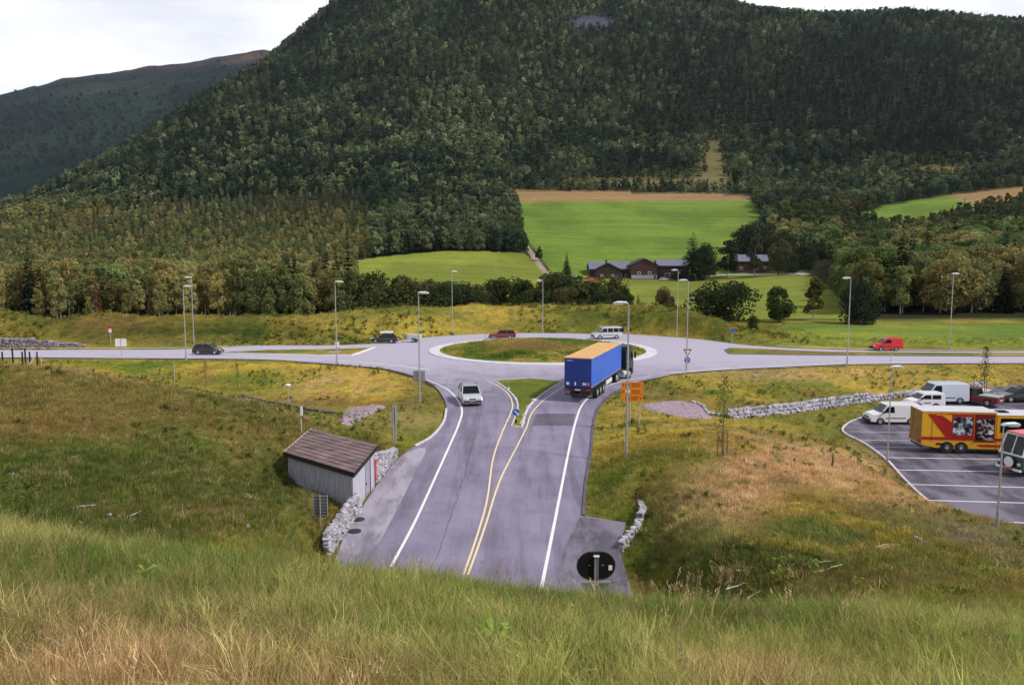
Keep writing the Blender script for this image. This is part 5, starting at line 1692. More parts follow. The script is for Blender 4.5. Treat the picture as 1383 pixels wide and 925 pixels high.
for xw in (1.5, -1.4):
    for s in (-1, 1): wheel(pk, xw, s * .78, .35, .2)
lights(pk, 4.8, 1.74, .68, .75)
p = on_park(1376, 541.5)
make_car('black_car', 'black car parked at the right edge of the car park', 'car', (p[0], p[1], p[2]), rad(180), 4.5, 1.78, 1.46, M['blackpaint'], belt=.9, hood=.82, ws=.24, wt=.08, rt=-.30, rb=-.44)

# yellow and red display truck
p0 = Vector(on_park(1243, 612)); p1 = Vector(on_park(1343, 614.5))
dv = (p1 - p0); ex = math.atan2(dv.y, dv.x); BL = dv.length
ext = empty('display_truck', 'yellow and red show truck with picture panels on its side', 'truck', tuple(p0), ex)
print('show truck box length', BL)
W2 = 2.5
Hb = D(1243, 555.5, p0.y)[2] - p0.z
z_b = .45
prof = [(0, 1.05), (0, Hb), (BL, Hb), (BL, z_b), (BL * .78, z_b)]
wx1, wx2 = BL * .355, BL * .545
prof += arches([wx2 + .0, wx1], .56, z_b) + [(BL * .22, z_b), (0, .72)]
def ypr(prof, mat, name):
    return B().prism(prof, 0.0, W2, bev=.03).add(name, mat, ext)
ypr(prof, M['yellow'], 'box_body')
B().box((BL / 2, W2 / 2, Hb + .03), (BL + .06, W2 + .06, .07), bev=.02).add('box_roof', M['white'], ext)
def sidep(name, mat, pts, t=.006, off=.010, par=None):
    return plate_on(par or ext, name, mat, [(x_, -off, z_) for x_, z_ in pts], t)
u = lambda fx, fz: (BL * fx, Hb * fz)
sidep('red_stripe', M['truckred'], [u(.0, .33), u(1.0, .33), u(1.0, .40), u(.0, .40)])
sidep('red_swoosh', M['truckred'], [u(.07, .95), u(.36, .95), u(.41, .9), u(.41, .40), u(.33, .40)], off=.014)
sidep('red_panel', M['truckred'], [u(.41, .40), u(.70, .40), u(.70, .96), u(.36, .96), u(.36, .9)], off=.018)
sidep('yellow_flash', M['yellow'], [u(.18, .93), u(.40, .93), u(.40, .72)], off=.024)
sidep('red_flash', M['truckred'], [u(.20, .915), u(.27, .915), u(.40, .76), u(.40, .69)], off=.032)
pp = sidep('red_panel', mat_worn('dark_red_panel', (.16, .006, .01), .4, 0, .2, 2), [u(.712, .30), u(.985, .30), u(.985, .96), u(.712, .96)], off=.018)
sidep('red_stripe', M['truckred'], [u(.80, .19), u(1.0, .19), u(1.0, .24), u(.75, .24)], off=.012)
# printed pictures: mottled black and white prints
def picture(name, c0, c1, c2, sc_, seed):
    m, nt, b = new_mat(name)
    tc_ = nnode(nt, 'ShaderNodeTexCoord'); mp_ = nnode(nt, 'ShaderNodeMapping'); mp_.inputs['Location'].default_value = (seed, seed, seed)
    nt.links.new(tc_.outputs['Object'], mp_.inputs['Vector'])
    v = nnode(nt, 'ShaderNodeTexVoronoi'); v.inputs['Scale'].default_value = sc_; v.inputs['Randomness'].default_value = 1
    n = nnode(nt, 'ShaderNodeTexNoise'); n.inputs['Scale'].default_value = sc_ * .8; n.inputs['Detail'].default_value = 6
    nt.links.new(mp_.outputs[0], v.inputs['Vector']); nt.links.new(mp_.outputs[0], n.inputs['Vector'])
    r = ramp(nt, n.outputs['Fac'], [(.40, c0), (.50, c1), (.58, c2)])
    r2 = ramp(nt, v.outputs['Distance'], [(.15, .35), (.5, 1.0)])
    nt.links.new(mixc(nt, r.outputs['Color'], r2.outputs['Color'], 1, 'MULTIPLY'), b.inputs['Base Color'])
    b.inputs['Roughness'].default_value = .3
    return m
sidep('side_picture', picture('printed_picture', (.012, .012, .016), (.10, .12, .16), (.60, .66, .75), 3.0, 3.3), [u(.42, .46), u(.67, .46), u(.69, .88), u(.43, .88)], off=.028)
sidep('side_picture', picture('printed_picture_dark', (.008, .008, .010), (.02, .018, .02), (.50, .42, .42), 4.2, 8.1), [u(.74, .36), u(.97, .34), u(.97, .86), u(.735, .82)], off=.028)
b_ = B(); b_.cyl((BL * .93, -.03, Hb * .53), (BL * .93, -.045, Hb * .53), .20, seg=16); b_.add('picture_wheel', M['plate'], ext)
for fx in (.7, ): B().box((BL * .706, -.02, Hb * .62), (.03, .03, Hb * .72)).add('door_seam', M['amber'], ext)
sidep('door_seam', M['darkplastic'], [u(.138, .30), u(.142, .30), u(.142, .78), u(.138, .78)], off=.02)
for zz in (.12, .235):
    sidep('vent', M['black'], [u(.20, zz - .025), u(.33, zz - .025), u(.33, zz + .025), u(.21, zz + .025)], off=.02)
# rear face
RY = mat_worn('rear_face_paint', (.30, .15, .03), .5, 0, .5, 1.4)
plate_on(ext, 'rear_panel', RY, [(-.006, .03, .78), (-.006, W2 - .03, .78), (-.006, W2 - .03, Hb - .04), (-.006, .03, Hb - .04)], .008)
for yy in (.25, W2 - .25): B().box((-.03, yy, .95), (.04, .3, .16)).add('tail_light', M['lightred'], ext)
B().box((.12, W2 / 2, .52), (.1, W2 - .3, .12)).add('underrun_bar', M['darkplastic'], ext)
for xw in (wx1, wx2):
    for s, yw in ((-1, .16), (1, W2 - .16)):
        o = B().cyl((xw, yw - .16, .50), (xw, yw + .16, .50), .50, seg=22).add('wheel', M['rubber'], ext)
        yo = yw + s * .16
        B().cyl((xw, yo - s * .02, .5), (xw, yo + s * .03, .5), .27, .22, 14).add('rim', M['darkrim'], o)
        B().cyl((xw, yo + s * .03, .5), (xw, yo + s * .05, .5), .10, .09, 10).add('hub', M['silver'], o)
# front half: coach body with a long dark window
FX0, FX1 = BL + .05, BL + 5.6
Hf = Hb * .94
prof = [(FX0, .45), (FX0, Hf), (FX1 - .4, Hf), (FX1, Hf - .5), (FX1 + .15, 1.2), (FX1 + .1, .45)] + arches([FX1 - 1.6], .56, .45) 
B().prism(prof, 0.0, W2, bev=.04).add('coach_body', M['yellow'], ext)
B().box(((FX0 + FX1 - .5) / 2, W2 / 2, Hf + .03), (FX1 - FX0 - .5, W2 + .04, .06), bev=.02).add('coach_roof', M['white'], ext)
B().box((FX0 + .9, W2 / 2, Hf + .10), (.8, .8, .12), bev=.03).add('roof_hatch', M['glass'], ext)
plate_on(ext, 'side_window', M['glass'], [(FX0 + .28, -.01, Hf * .57), (FX1 - .5, -.01, Hf * .57), (FX1 - .7, -.01, Hf * .93), (FX0 + .28, -.01, Hf * .93)], .008)
plate_on(ext, 'red_stripe', M['truckred'], [(FX0, -.01, Hf * .35), (FX1, -.01, Hf * .35), (FX1, -.01, Hf * .42), (FX0, -.01, Hf * .42)], .006)
plate_on(ext, 'red_stripe', M['truckred'], [(FX0, -.01, Hf * .20), (FX1 - 2.3, -.01, Hf * .20), (FX1 - 2.3, -.01, Hf * .255), (FX0, -.01, Hf * .255)], .006)
b_ = B(); rr_ = random.Random(4); xx = FX0 + .5
while xx < FX1 - 1.2:
    w_ = rr_.uniform(.08, .16); b_.box((xx, -.02, Hf * .485), (w_, .014, .15)); xx += w_ + (.05 if rr_.random() < .8 else .2)
b_.add('lettering', M['truckred'], ext)
plate_on(ext, 'windscreen', M['glass'], [(FX1 + .155, .2, 1.35), (FX1 + .155, W2 - .2, 1.35), (FX1 + .02, W2 - .2, Hf - .55), (FX1 + .02, .2, Hf - .55)], .01)
for s, yw in ((-1, .16), (1, W2 - .16)):
    o = B().cyl((FX1 - 1.6, yw - .16, .5), (FX1 - 1.6, yw + .16, .5), .5, seg=22).add('wheel', M['rubber'], ext)
    B().cyl((FX1 - 1.6, yw + s * .14, .5), (FX1 - 1.6, yw + s * .19, .5), .30, .25, 14).add('rim', M['rim'], o)

# old green and white bus with a spare wheel on its nose
p = Vector(on_park(1359, 646))
ob = empty('old_bus', 'vintage green and white bus with a white round spare wheel cover on its nose', 'bus', (p.x + .8, p.y + 1.0, p.z), rad(180 + 16))
L, W3, H3 = 6.4, 2.05, D(1365, 586, p.y + .8)[2] - p.z
GWm = M['greenpaint']
wz = H3 * .50
prof = [(-L, .45), (-L, wz), (-.10, wz), (.0, wz - .15), (.03, .7), (-.02, .42), (-.35, .40)] + arches([-1.15, -L + 1.4], .44, .40) + [(-L + .6, .42)]
B().prism(prof, -W3 / 2, W3 / 2, bev=.08).add('lower_body', GWm, ob)
B().hull([(-L + .05, s * (W3 / 2 - .05), wz) for s in (-1, 1)] + [(-.14, s * (W3 / 2 - .06), wz) for s in (-1, 1)] + [(-.62, s * (W3 / 2 - .16), H3 - .14) for s in (-1, 1)] + [(-L + .15, s * (W3 / 2 - .16), H3 - .14) for s in (-1, 1)]).add('windows', M['glass'], ob)
B().box((-L / 2 - .3, 0, H3 - .08), (L - .5, W3 - .22, .2), bev=.07).add('roof', M['pink'], ob)
b_ = B()
b_.box((-.08, 0, wz), (.14, W3 + .02, .12), bev=.03)
for s in (-1, 1):
    b_.cyl((-.10, s * (W3 / 2 - .05), wz), (-.60, s * (W3 / 2 - .15), H3 - .12), .06, seg=6)
    for xx in (-1.35, -1.5, -2.7, -2.85, -4.0, -4.15): b_.cyl((xx, s * (W3 / 2 - .035), wz), (xx, s * (W3 / 2 - .14), H3 - .12), .055, seg=6)
    b_.box((-L / 2, s * (W3 / 2 - .01), wz + .02), (L - .1, .06, .12))
b_.cyl((-.12, 0, wz), (-.62, 0, H3 - .14), .045, seg=6)
b_.box((-.60, 0, H3 - .13), (.1, W3 - .25, .1))
b_.add('window_frames', M['white'], ob)
o = B().cyl((.03, .12, wz * .66), (.24, .12, wz * .66), .42, seg=24).add('spare_wheel', M['rubber'], ob)
B().cyl((.235, .12, wz * .66), (.27, .12, wz * .66), .40, .37, 24).add('wheel_cover', M['white'], o)
for s in (-1, 1): B().cyl((.02, s * .82, .95), (.09, s * .82, .95), .13, .12, 14).add('headlight', M['lamplens'], ob)
B().box((.10, 0, .50), (.12, W3 + .08, .18), bev=.04).add('front_bumper', M['white'], ob)
B().box((.175, -.1, .50), (.03, W3 * .5, .11)).add('bumper_stripe', M['signred'], ob)
for xw in (-1.15, -L + 1.4):
    for s in (-1, 1): wheel(ob, xw, s * (W3 / 2 - .14), .38, .22)

# ------------------------------------------------------------------ street lamps
def street_lamp(px, by, tx_py, label, arm=0.0, cat='street lamp', group='tall street lamps', base=None, r=.062, headw=.9, name='street_lamp', round_head=False):
    bx, byy, bz = base if base else GT(px, by)
    H = D(px, tx_py, byy)[2] - bz
    t = empty(name, label, cat, (bx, byy, bz), 0, group)
    B().cyl((0, 0, -.3), (0, 0, H - .1), r * 1.25, r * .7, 10).add('pole', M['galv'], t)
    B().cyl((0, 0, -.1), (0, 0, .9), r * 1.7, r * 1.6, 10).add('base', M['galv'], t)
    if round_head:
        h_ = B().sphere((0, 0, H), .26, (1, 1, .55)).add('lamp_head', M['lampwhite'], t)
        B().cyl((0, 0, H - .24), (0, 0, H - .10), .14, .2, 12).add('lens', M['lamplens'], h_)
        return t
    s = 1 if arm >= 0 else -1; a = abs(arm)
    B().cyl((0, 0, H - .12), (s * (a - .15), 0, H + .02), r * .6, r * .5, 8).add('arm', M['galv'], t)
    b_ = B(); b_.hull([(s * (a - .25), -.14, H - .02), (s * (a - .25), .14, H - .02), (s * (a - .1), -.19, H + .09), (s * (a - .1), .19, H + .09), (s * (a + headw - .2), -.17, H + .11), (s * (a + headw - .2), .17, H + .11), (s * (a + headw - .05), 0, H + .03), (s * (a + headw - .2), -.12, H - .06), (s * (a + headw - .2), .12, H - .06), (s * (a - .1), 0, H + .14), (s * (a + headw * .5), 0, H + .17)])
    h_ = b_.add('lamp_head', M['lampwhite'], t)
    B().box((s * (a + headw * .45), 0, H - .06), (headw * .6, .22, .05), bev=.02).add('lens', M['lamplens'], h_)
    return t
street_lamp(251.5, 488, 387, 'tall lamp on the near side of the left road beside the dark hatchback', .2)
street_lamp(262, 464, 375, 'tall lamp at the far side of the left road, touching the bank', -.2)
street_lamp(455, 492, 381, 'tall lamp on the verge left of the black car', .2)
street_lamp(567, 543, 396, 'tall lamp on the verge with a grey sign back on its pole', .15)
street_lamp(611, 453, 367, 'tall lamp at the foot of the bank between trailer and maroon car', .1)
street_lamp(733, 459.5, 379, 'tall lamp rising behind the roundabout island', -.3, base=(G(733, 450, 0)[0], G(733, 450, 0)[1], 0))
street_lamp(846, 617, 410, 'tallest lamp, in front of the orange direction sign', -.25, r=.068)
street_lamp(914, 457, 365, 'tall lamp behind the roundabout at the foot of the bank', -.3)
street_lamp(927, 502, 379, 'tall lamp just behind the give way sign', -.3, base=G(927, 502, 0))
street_lamp(1144, 490.5, 376, 'tall lamp on the near verge left of the red van', -.2, base=G(1144, 492.5, 0))
street_lamp(1282, 472, 370, 'tall lamp beyond the right road, right of the red van', .0, base=G(1282, 471.5, 0))
street_lamp(1198, 626, 496, 'slim lamp at the car park edge in front of the white van', .15, group='slim car park lamps', r=.055, headw=.8)
street_lamp(1346.5, 712, 574, 'slim lamp at the car park edge nearest the old bus', .15, group='slim car park lamps', r=.055, headw=.8)
street_lamp(390, 549, 520, 'short path lamp with a round head by the stony ditch', 0, 'path lamp', 'short path lamps', r=.035, round_head=True, name='path_lamp')

# ------------------------------------------------------------------ signs
def post(parent, H, r=.035, x=0, y=0, z0=-.3, mat='galv', name='post'):
    return B().cyl((x, y, z0), (x, y, H), r, seg=8).add(name, M[mat], parent)

# give way + blue round sign
g = G(927, 499.5, 0)
t = empty('give_way_sign', 'red and white give way triangle above a blue round sign', 'road sign', (g[0], g[1] - .3, 0), 0)
zt = D(927, 471, g[1])[2]
post(t, zt)
def tri(w, h, z, y, mat, name, par):
    return plate_on(par, name, mat, [(-w / 2, y, z), (w / 2, y, z), (0, y, z - h)], .01)
k = tri(.98, .88, zt, -.06, mat_worn('faded_red', (.16, .02, .03), .4, 0, .1, 3), 'red_triangle', t)
tri(.62, .54, zt - .14, -.085, M['signwhite'], 'white_triangle', k)
B().cyl((0, -.04, zt - 1.28), (0, -.065, zt - 1.28), .36, seg=24).add('blue_disc', M['blue'], t)
b_ = B()
for k_ in range(3):
    a = k_ * 2.094 + .5
    b_.box((math.cos(a) * .17, -.075, zt - 1.28 + math.sin(a) * .17), (.05, .012, .2), ry=-a + .2)
b_.add('white_arrows', M['signwhite'], t)

# orange direction boards
M['brownink'] = mat_worn('brown_ink', (.22, .05, .01), .5, 0, .1, 3)
b0 = Vector(GT(857, 574))
t = empty('direction_sign', 'orange direction board of three rows on posts beside the tallest lamp', 'road sign', tuple(b0), rad(-6))
dpt = b0.y
xl_ = D(839.5, 516, dpt)[0] - b0.x; xr_ = D(868.5, 516, dpt)[0] - b0.x
zt = D(850, 515.5, dpt)[2] - b0.z; zb = D(850, 542, dpt)[2] - b0.z
for xx in (xl_ * .35, xr_ * .6): post(t, zt - .1, .05, xx, .06, mat='greypole')
hh = (zt - zb) / 3
for k in range(3):
    z_ = zt - hh * (k + .5)
    bd = B().box(((xl_ + xr_) / 2, 0, z_), (xr_ - xl_, .04, hh * .94), bev=.008).add('board', M['orange'], t)
    cx = (xl_ + xr_) / 2; wd = xr_ - xl_
    b_ = B()
    ax = xl_ + .16 if k < 2 else xr_ - .18; sg = -1 if k < 2 else 1
    b_.hull([(ax + sg * .12, -.03, z_), (ax - sg * .05, -.03, z_ + .09), (ax - sg * .05, -.03, z_ - .09), (ax + sg * .12, -.024, z_), (ax - sg * .05, -.024, z_ + .09), (ax - sg * .05, -.024, z_ - .09)])
    rr_ = random.Random(k + 3)
    for row in (.09, -.09):
        xx = cx - wd * .02
        while xx < cx + wd * (.36 if k < 2 else .24):
            w_ = rr_.uniform(.03, .07); b_.box((xx + w_ / 2, -.028, z_ + row), (w_, .012, .075)); xx += w_ + .025
    b_.add('lettering', M['brownink'], bd)
    B().box((cx - wd * .20, -.03, z_), (.34, .014, .22), bev=.005).add('route_shield', M['signgreen' if k != 1 else 'signwhite'], bd)

# keep right sign in the splitter
g = GR(697, 573)
t = empty('keep_right_sign', 'small blue keep right disc on the traffic island in the south road', 'road sign', (g[0], g[1], g[2] + .1), 0)
zt = D(697, 558, g[1])[2] - g[2]
post(t, zt + .1, .04)
B().cyl((0, -.05, zt), (0, -.08, zt), .28, seg=24).add('blue_disc', M['blue'], t)
b_ = B(); b_.box((.0, -.09, zt), (.07, .012, .36), ry=rad(-45)); b_.hull([(x_ , y_, z_) for y_ in (-.096, -.085) for x_, z_ in ((.22, zt - .22), (.02, zt - .20), (.20, zt - .02))]); b_.add('white_arrow', M['signwhite'], t)
B().cyl((0, 0, .02), (0, 0, .34), .1, .06, 10).add('foot', M['black'], t)

# grey sign back on the lamp at the verge
g = GT(567, 543)
zt = D(566, 501, g[1])[2]; zb = D(566, 515.5, g[1])[2]
w_ = 16.5 / FPX * g[1]
t = empty('road_sign', 'grey back of a square sign fixed to the verge lamp left of the silver car', 'road sign', (g[0] - .05, g[1] + .14, 0), 0)
B().box((0, 0, (zt + zb) / 2), (w_, .03, zt - zb), bev=.02).add('panel', M['signback'], t)
b_ = B()
for zz in (zt - .3, zb + .3): b_.box((0, -.03, zz), (w_ * .95, .04, .05))
for xx in (-.4, .4): b_.box((xx * w_, -.025, (zt + zb) / 2), (.03, .02, zt - zb - .1))
b_.add('brace', M['galv'], t)

# sign back on a double post, above the shed
g = Vector(GT(533, 597))
t = empty('road_sign', 'narrow grey sign back on a double post above the shed', 'road sign', tuple(g), rad(5))
zt = D(533, 548, g.y)[2] - g.z
post(t, zt, .06, -.09); post(t, zt, .06, .09)
B().box((.0, .09, zt - .75), (.36, .04, 1.3), bev=.02).add('panel', M['signback'], t)
B().box((0, 0, zt - .15), (.7, .05, .05)).add('brace', M['galv'], t)
# sign behind the shed on the left
g = Vector(GT(407, 585))
t = empty('small_sign', 'thin post with a little white box rising behind the shed roof', 'road sign', tuple(g), 0)
zt = D(407, 549, g.y)[2] - g.z
post(t, zt, .045, mat='greypole')
B().box((.06, -.05, zt - .32), (.16, .08, .62), bev=.02).add('panel', M['lampwhite'], t)

# latticed sign back beside the stone wall
g = Vector(GT(433, 715))
t = empty('road_sign', 'grey ribbed sign back on a thin post left of the white stones', 'road sign', tuple(g), rad(-8))
zt = D(432, 668, g.y)[2] - g.z; zb = D(432, 698, g.y)[2] - g.z
w_ = 20.5 / FPX * g.y
post(t, zt, .035, 0, .0)
B().box((0, .05, (zt + zb) / 2), (w_, .02, zt - zb), bev=.006).add('panel', mat_worn('ribbed_panel', (.18, .18, .20), .5, .3, .25, 6), t)
b_ = B()
for k in range(7): b_.box((0, .03, zb + (zt - zb) * (k + .5) / 7), (w_, .03, .022))
for s in (-1, 1): b_.box((s * w_ / 2, .03, (zt + zb) / 2), (.04, .05, zt - zb))
b_.add('rib', M['galv'], t)

# black signal head seen from behind
sy = 22.5
xc = D(805, 763, sy)[0]
z1, z2 = D(805, 745, sy)[2], D(805, 782, sy)[2]
w_ = 53 / FPX * sy; h_ = z1 - z2; zc = (z1 + z2) / 2
t = empty('tunnel_signal', 'black oval signal plate seen from behind, on a post by the underpass', 'signal', (xc, sy, h1(xc, sy)), rad(2))
zg = h1(xc, sy)
pf = []
rr = h_ / 2
for k in range(13):
    a = -math.pi / 2 + math.pi * k / 12; pf.append((w_ / 2 - rr + rr * math.cos(a), zc - zg + rr * math.sin(a)))
for k in range(13):
    a = math.pi / 2 + math.pi * k / 12; pf.append((-w_ / 2 + rr + rr * math.cos(a), zc - zg + rr * math.sin(a)))
B().prism(pf, -.015, .015).add('backplate', M['black'], t)
rim_ = B()
for i in range(len(pf)):
    a, c_ = pf[i], pf[(i + 1) % len(pf)]
    rim_.cyl((a[0], .0, a[1]), (c_[0], .0, c_[1]), .022, seg=6)
rim_.add('rim', M['darkplastic'], t)
pz = zc - zg + rr * .72
b_ = B(); b_.box((0, -.05, (pz + -.5) / 2), (.075, .05, pz + .5)); b_.box((-.05, -.06, (pz - .5) / 2), (.018, .07, pz + .5)); b_.box((.05, -.06, (pz - .5) / 2), (.018, .07, pz + .5)); b_.add('post', M['galv'], t)
B().box((0, -.07, pz + .01), (.17, .10, .03)).add('post_cap', M['lampwhite'], t)
B().box((w_ * .375, -.03, zc - zg - .06), (.11, .02, .15), bev=.008).add('sticker', M['signwhite'], t)
for xx in (-.35, .35):
    B().box((w_ * xx * .5, -.025, zc - zg + .02), (.06, .02, .02)).add('bolt', M['signback'], t)
zz = zc - zg - rr - .08
B().box((.0, -.03, zz), (w_ * .78, .05, .055)).add('crossbar', M['galv'], t)
b_ = B()
for k in range(6): b_.box((w_ * .02, .02, zz - .06 - k * .045), (w_ * .76, .018, .020))
for xx in np.linspace(-.36, .40, 9): b_.box((w_ * xx, .03, zz - .18), (.012, .012, .30))
b_.add('grille_panel', M['signback'], t)

# distant small signs
def small_sign(px, by, ty, label, kind, name='road_sign'):
    g = Vector(GT(px, by)); zt = D(px, ty, g.y)[2] - g.z
    t = empty(name, label, 'road sign', tuple(g), 0)
    post(t, zt, .05)
    if kind == 'white2':
        B().box((0, -.07, zt - .55), (1.5, .03, 1.05), bev=.02).add('panel', M['signwhite'], t)
        B().box((0, -.09, zt - .55), (.08, .02, 1.05)).add('strip', M['galv'], t)
    elif kind == 'redwhite':
        B().cyl((0, -.06, zt - .3), (0, -.09, zt - .3), .30, seg=16).add('red_disc', M['signred'], t)
        B().box((0, -.08, zt - .85), (.42, .03, .55), bev=.01).add('panel', M['signwhite'], t)
    elif kind == 'redblue':
        B().box((0, -.07, zt - .3), (.3, .03, .45), bev=.01).add('red_panel', M['signred'], t)
        B().box((0, -.07, zt - 1.05), (.55, .03, .55), bev=.01).add('blue_panel', M['blue'], t)
    elif kind == 'white':
        B().box((0, -.07, zt - .4), (.5, .03, .7), bev=.02).add('panel', M['signwhite'], t)
small_sign(164.5, 482.5, 457, 'white double sign beside the left road', 'white2')
small_sign(150, 466, 439, 'red and white sign on a post below the left bank', 'redwhite')
small_sign(988.5, 463, 437, 'red and blue sign on the slope right of the roundabout', 'redblue')
small_sign(456, 489, 461, 'little white plate low on a post at the left splitter', 'white')
small_sign(236, 517, 489, 'bare pale marker post on the left verge', 'none', 'marker_post')
small_sign(1203, 490, 478, 'short marker post beside the red van', 'none', 'marker_post')
small_sign(656, 462, 451, 'short dark marker post in front of the maroon car', 'none', 'marker_post')
for i, (a, b_y, c_y) in enumerate([(342, 426, 405), (1133, 458, 442)]):
    small_sign(a, b_y, c_y, ['lone short post on top of the left bank', 'grey post in the bright field left of the tall lamp'][i], 'white' if i == 0 else 'none', 'marker_post')

# gate posts and mesh fence at the far left
t0 = G(-25, 488, 0)
fn = empty('mesh_fence', 'dark post fence with a leaning brace at the left edge', 'fence', (0, 0, 0), 0)
pts_ = []
for px_ in (3, 17, 30, 34, 40, 50):
    g = Vector(GT(px_, 490.5)); g = Vector((D(px_, 480, 70)[0], 70, h1(D(px_, 480, 70)[0], 70))); pts_.append((px_, g))
for px_, g in pts_:
    zt_ = D(px_, 470 if px_ in (17, 34) else 475, g.y)[2]
    B().cyl((g.x, g.y, g.z - .3), (g.x, g.y, zt_), .07, seg=8).add('fence_post', M['black'], fn)
a, c_ = pts_[-1][1], pts_[3][1]
B().cyl((a.x, a.y, D(50, 477, 70)[2]), (D(42, 495, 70)[0], 69.5, D(42, 495, 70)[2]), .06, seg=6).add('brace', M['greypole'], fn)
g = pts_[-1][1]; B().cyl((D(55, 480, 70)[0], 70, g.z), (D(55, 480, 70)[0], 70, D(55, 480, 70)[2]), .05, seg=6).add('fence_post', M['greypole'], fn)
m, nt, b = new_mat('wire_mesh')
b_ = B()
for i in range(len(pts_) - 1):
    a, c_ = pts_[i][1], pts_[i + 1][1]
    for f in (.2, .5, .8, 1.1, 1.35): b_.cyl((a.x, a.y, a.z + f), (c_.x, c_.y, c_.z + f), .008, seg=4)
b_.add('wire', M['signback'], fn)

# ------------------------------------------------------------------ stones
def stone_pts(rng, sx, sy, sz):
    P = []
    for i in (-1, 1):
        for j in (-1, 1):
            for k in (-1, 1):
                P.append(Vector((i * sx * (.22 + .27 * rng.random()), j * sy * (.25 + .25 * rng.random()), k * sz * (.22 + .27 * rng.random()))))
    for a in range(5):
        v = Vector(rng.normal(size=3)).normalized(); P.append(Vector((v.x * sx * .55, v.y * sy * .55, v.z * sz * .55)))
    return P
srng = np.random.default_rng(77)
def stone_wall(name, label, line_, heights, size, mat, batter=.25, thick=.5, zoff=None, group=None):
    """courses of rough blocks along a ground line; heights at each vertex"""
    P = [Vector(p) for p in line_]
    seg = [0]
    for i in range(1, len(P)): seg.append(seg[-1] + (P[i] - P[i - 1]).xy.length)
    b_ = B(); total = seg[-1]
    zc_ = 0; course = 0
    hmax = max(heights)
    while zc_ < hmax:
        hh = size * (.42 + .25 * srng.random())
        s = srng.random() * size * .5
        while s < total:
            w_ = size * (.5 + 1.1 * srng.random() ** 1.5)
            sm = min(s + w_ / 2, total)
            i = max(0, min(len(seg) - 2, int(np.searchsorted(seg, sm)) - 1))
            f = (sm - seg[i]) / max(seg[i + 1] - seg[i], 1e-6)
            p = P[i].lerp(P[i + 1], f); hl = heights[i] * (1 - f) + heights[i + 1] * f
            if zc_ < hl - .02:
                d = (P[i + 1] - P[i]).normalized(); ang = math.atan2(d.y, d.x)
                nrm = Vector((-d.y, d.x, 0))
                c_ = p + nrm * (batter * zc_ + .1 * (srng.random() - .5) * size) + Vector((0, 0, zc_ + hh / 2))
                R = Matrix.Rotation(ang + srng.normal() * .28, 4, 'Z') @ Matrix.Rotation(srng.normal() * .2, 4, 'X') @ Matrix.Rotation(srng.normal() * .14, 4, 'Y')
                b_.hull([c_ + (R @ q) for q in stone_pts(srng, w_ * 1.05, thick, hh * 1.12)])
            s += w_
        zc_ += hh * .93; course += 1
    o = b_.add(name, mat); tag(o, label, 'stone wall', group)
    return o

def v3(t3): return (t3[0], t3[1], t3[2])
l0 = [GR(*q) for q in [(446, 752), (462, 727), (479, 703), (489, 692)]]
l0 = [(a - .15, b__, c_ - .1) for a, b__, c_ in l0]
stone_wall('stone_wall', 'white stone wall between the shed and the ribbed sign', l0, [1.2, 1.15, 1.2, 1.1], .40, M['stone'], .12, .35)
l0 = [GR(*q) for q in [(508, 652), (517, 641), (527, 628), (537, 616)]]
l0 = [(a - .1, b__, c_ - .1) for a, b__, c_ in l0]
stone_wall('stone_wall', 'white stone wall running uphill beyond the shed', l0, [1.8, 1.45, 1.0, .6], .40, M['stone'], .2, .4)
l0 = [Vector(GR(*q)) for q in [(849, 660), (860, 683), (866, 700), (858, 716), (846, 730), (836, 744)]]
stone_wall('stone_wall', 'low wall of pale blocks curving round the lay by', [tuple(p - Vector((0, 0, .25))) for p in l0][::-1], [.55, .55, .65, .9, .95, .6], .48, M['stone'], -.15, .42)
M['rockwall'] = mat_worn('dark_wall_stone', (.12, .11, .12), .9, 0, .5, 1.5, bump=.8)
# rock row and ditch walls
def ground_line(pts, n=3):
    q = smooth_line([GT(*p)[:2] for p in pts], n)
    return [(a, c_, h1(a, c_) - .12) for a, c_ in q]
l0 = ground_line([(985, 566), (1030, 562), (1080, 556), (1130, 549), (1180, 541)])
stone_wall('stone_wall', 'two courses of rough pale rocks above the car park', l0, [.8] * len(l0), .62, M['stone'], .7, .7)
l0 = ground_line([(1175, 541), (1230, 534), (1290, 527), (1330, 521)])
stone_wall('stone_wall', 'single row of pale rocks at the top of the car park', l0, [.4] * len(l0), .6, M['stone'], .2, .6)
l0 = ground_line([(325, 536), (370, 547), (410, 554), (452, 560)])
stone_wall('stone_wall', 'dark stone wall lining the ditch left of the gravel bed', l0, [.42] * len(l0), .42, M['rockwall'], .1, .4)
l0 = ground_line([(932, 545), (948, 551), (957, 561), (975, 562)])
stone_wall('stone_wall', 'short pale stone edging at the right gravel bed', l0, [.35] * len(l0), .45, M['stone'], .1, .4)
q = [G(px_, 468, 0) for px_ in (-20, 15, 50, 85, 112)]
stone_wall('stone_wall', 'dark and pale boulder wall beside the left road', [(a, c_ + .6, -.15) for a, c_, _ in q], [1.2, 1.1, .9, .55, .25], .6, M['greystone'], .3, .9)
# white kerb stones of the island
for i, (a, c_) in enumerate([(705.5, 573), (708, 563), (713.5, 552), (721, 543), (686.5, 527), (696.5, 541), (699, 555)]):
    g = GR(a, c_)
    o = B().hull(stone_pts(srng, .7 if i < 4 else .5, .3, .3)).add('kerb_stone', M['kerb'])
    o.location = (g[0], g[1], g[2] + .16); o.rotation_euler = (0, 0, rad(70 if i < 4 else 100))
    tag(o, 'rough pale kerb stone on the right edge of the traffic island' if i < 4 else 'rough pale kerb stone on the left edge of the traffic island', 'stone', 'kerb stones right' if i < 4 else 'kerb stones left')

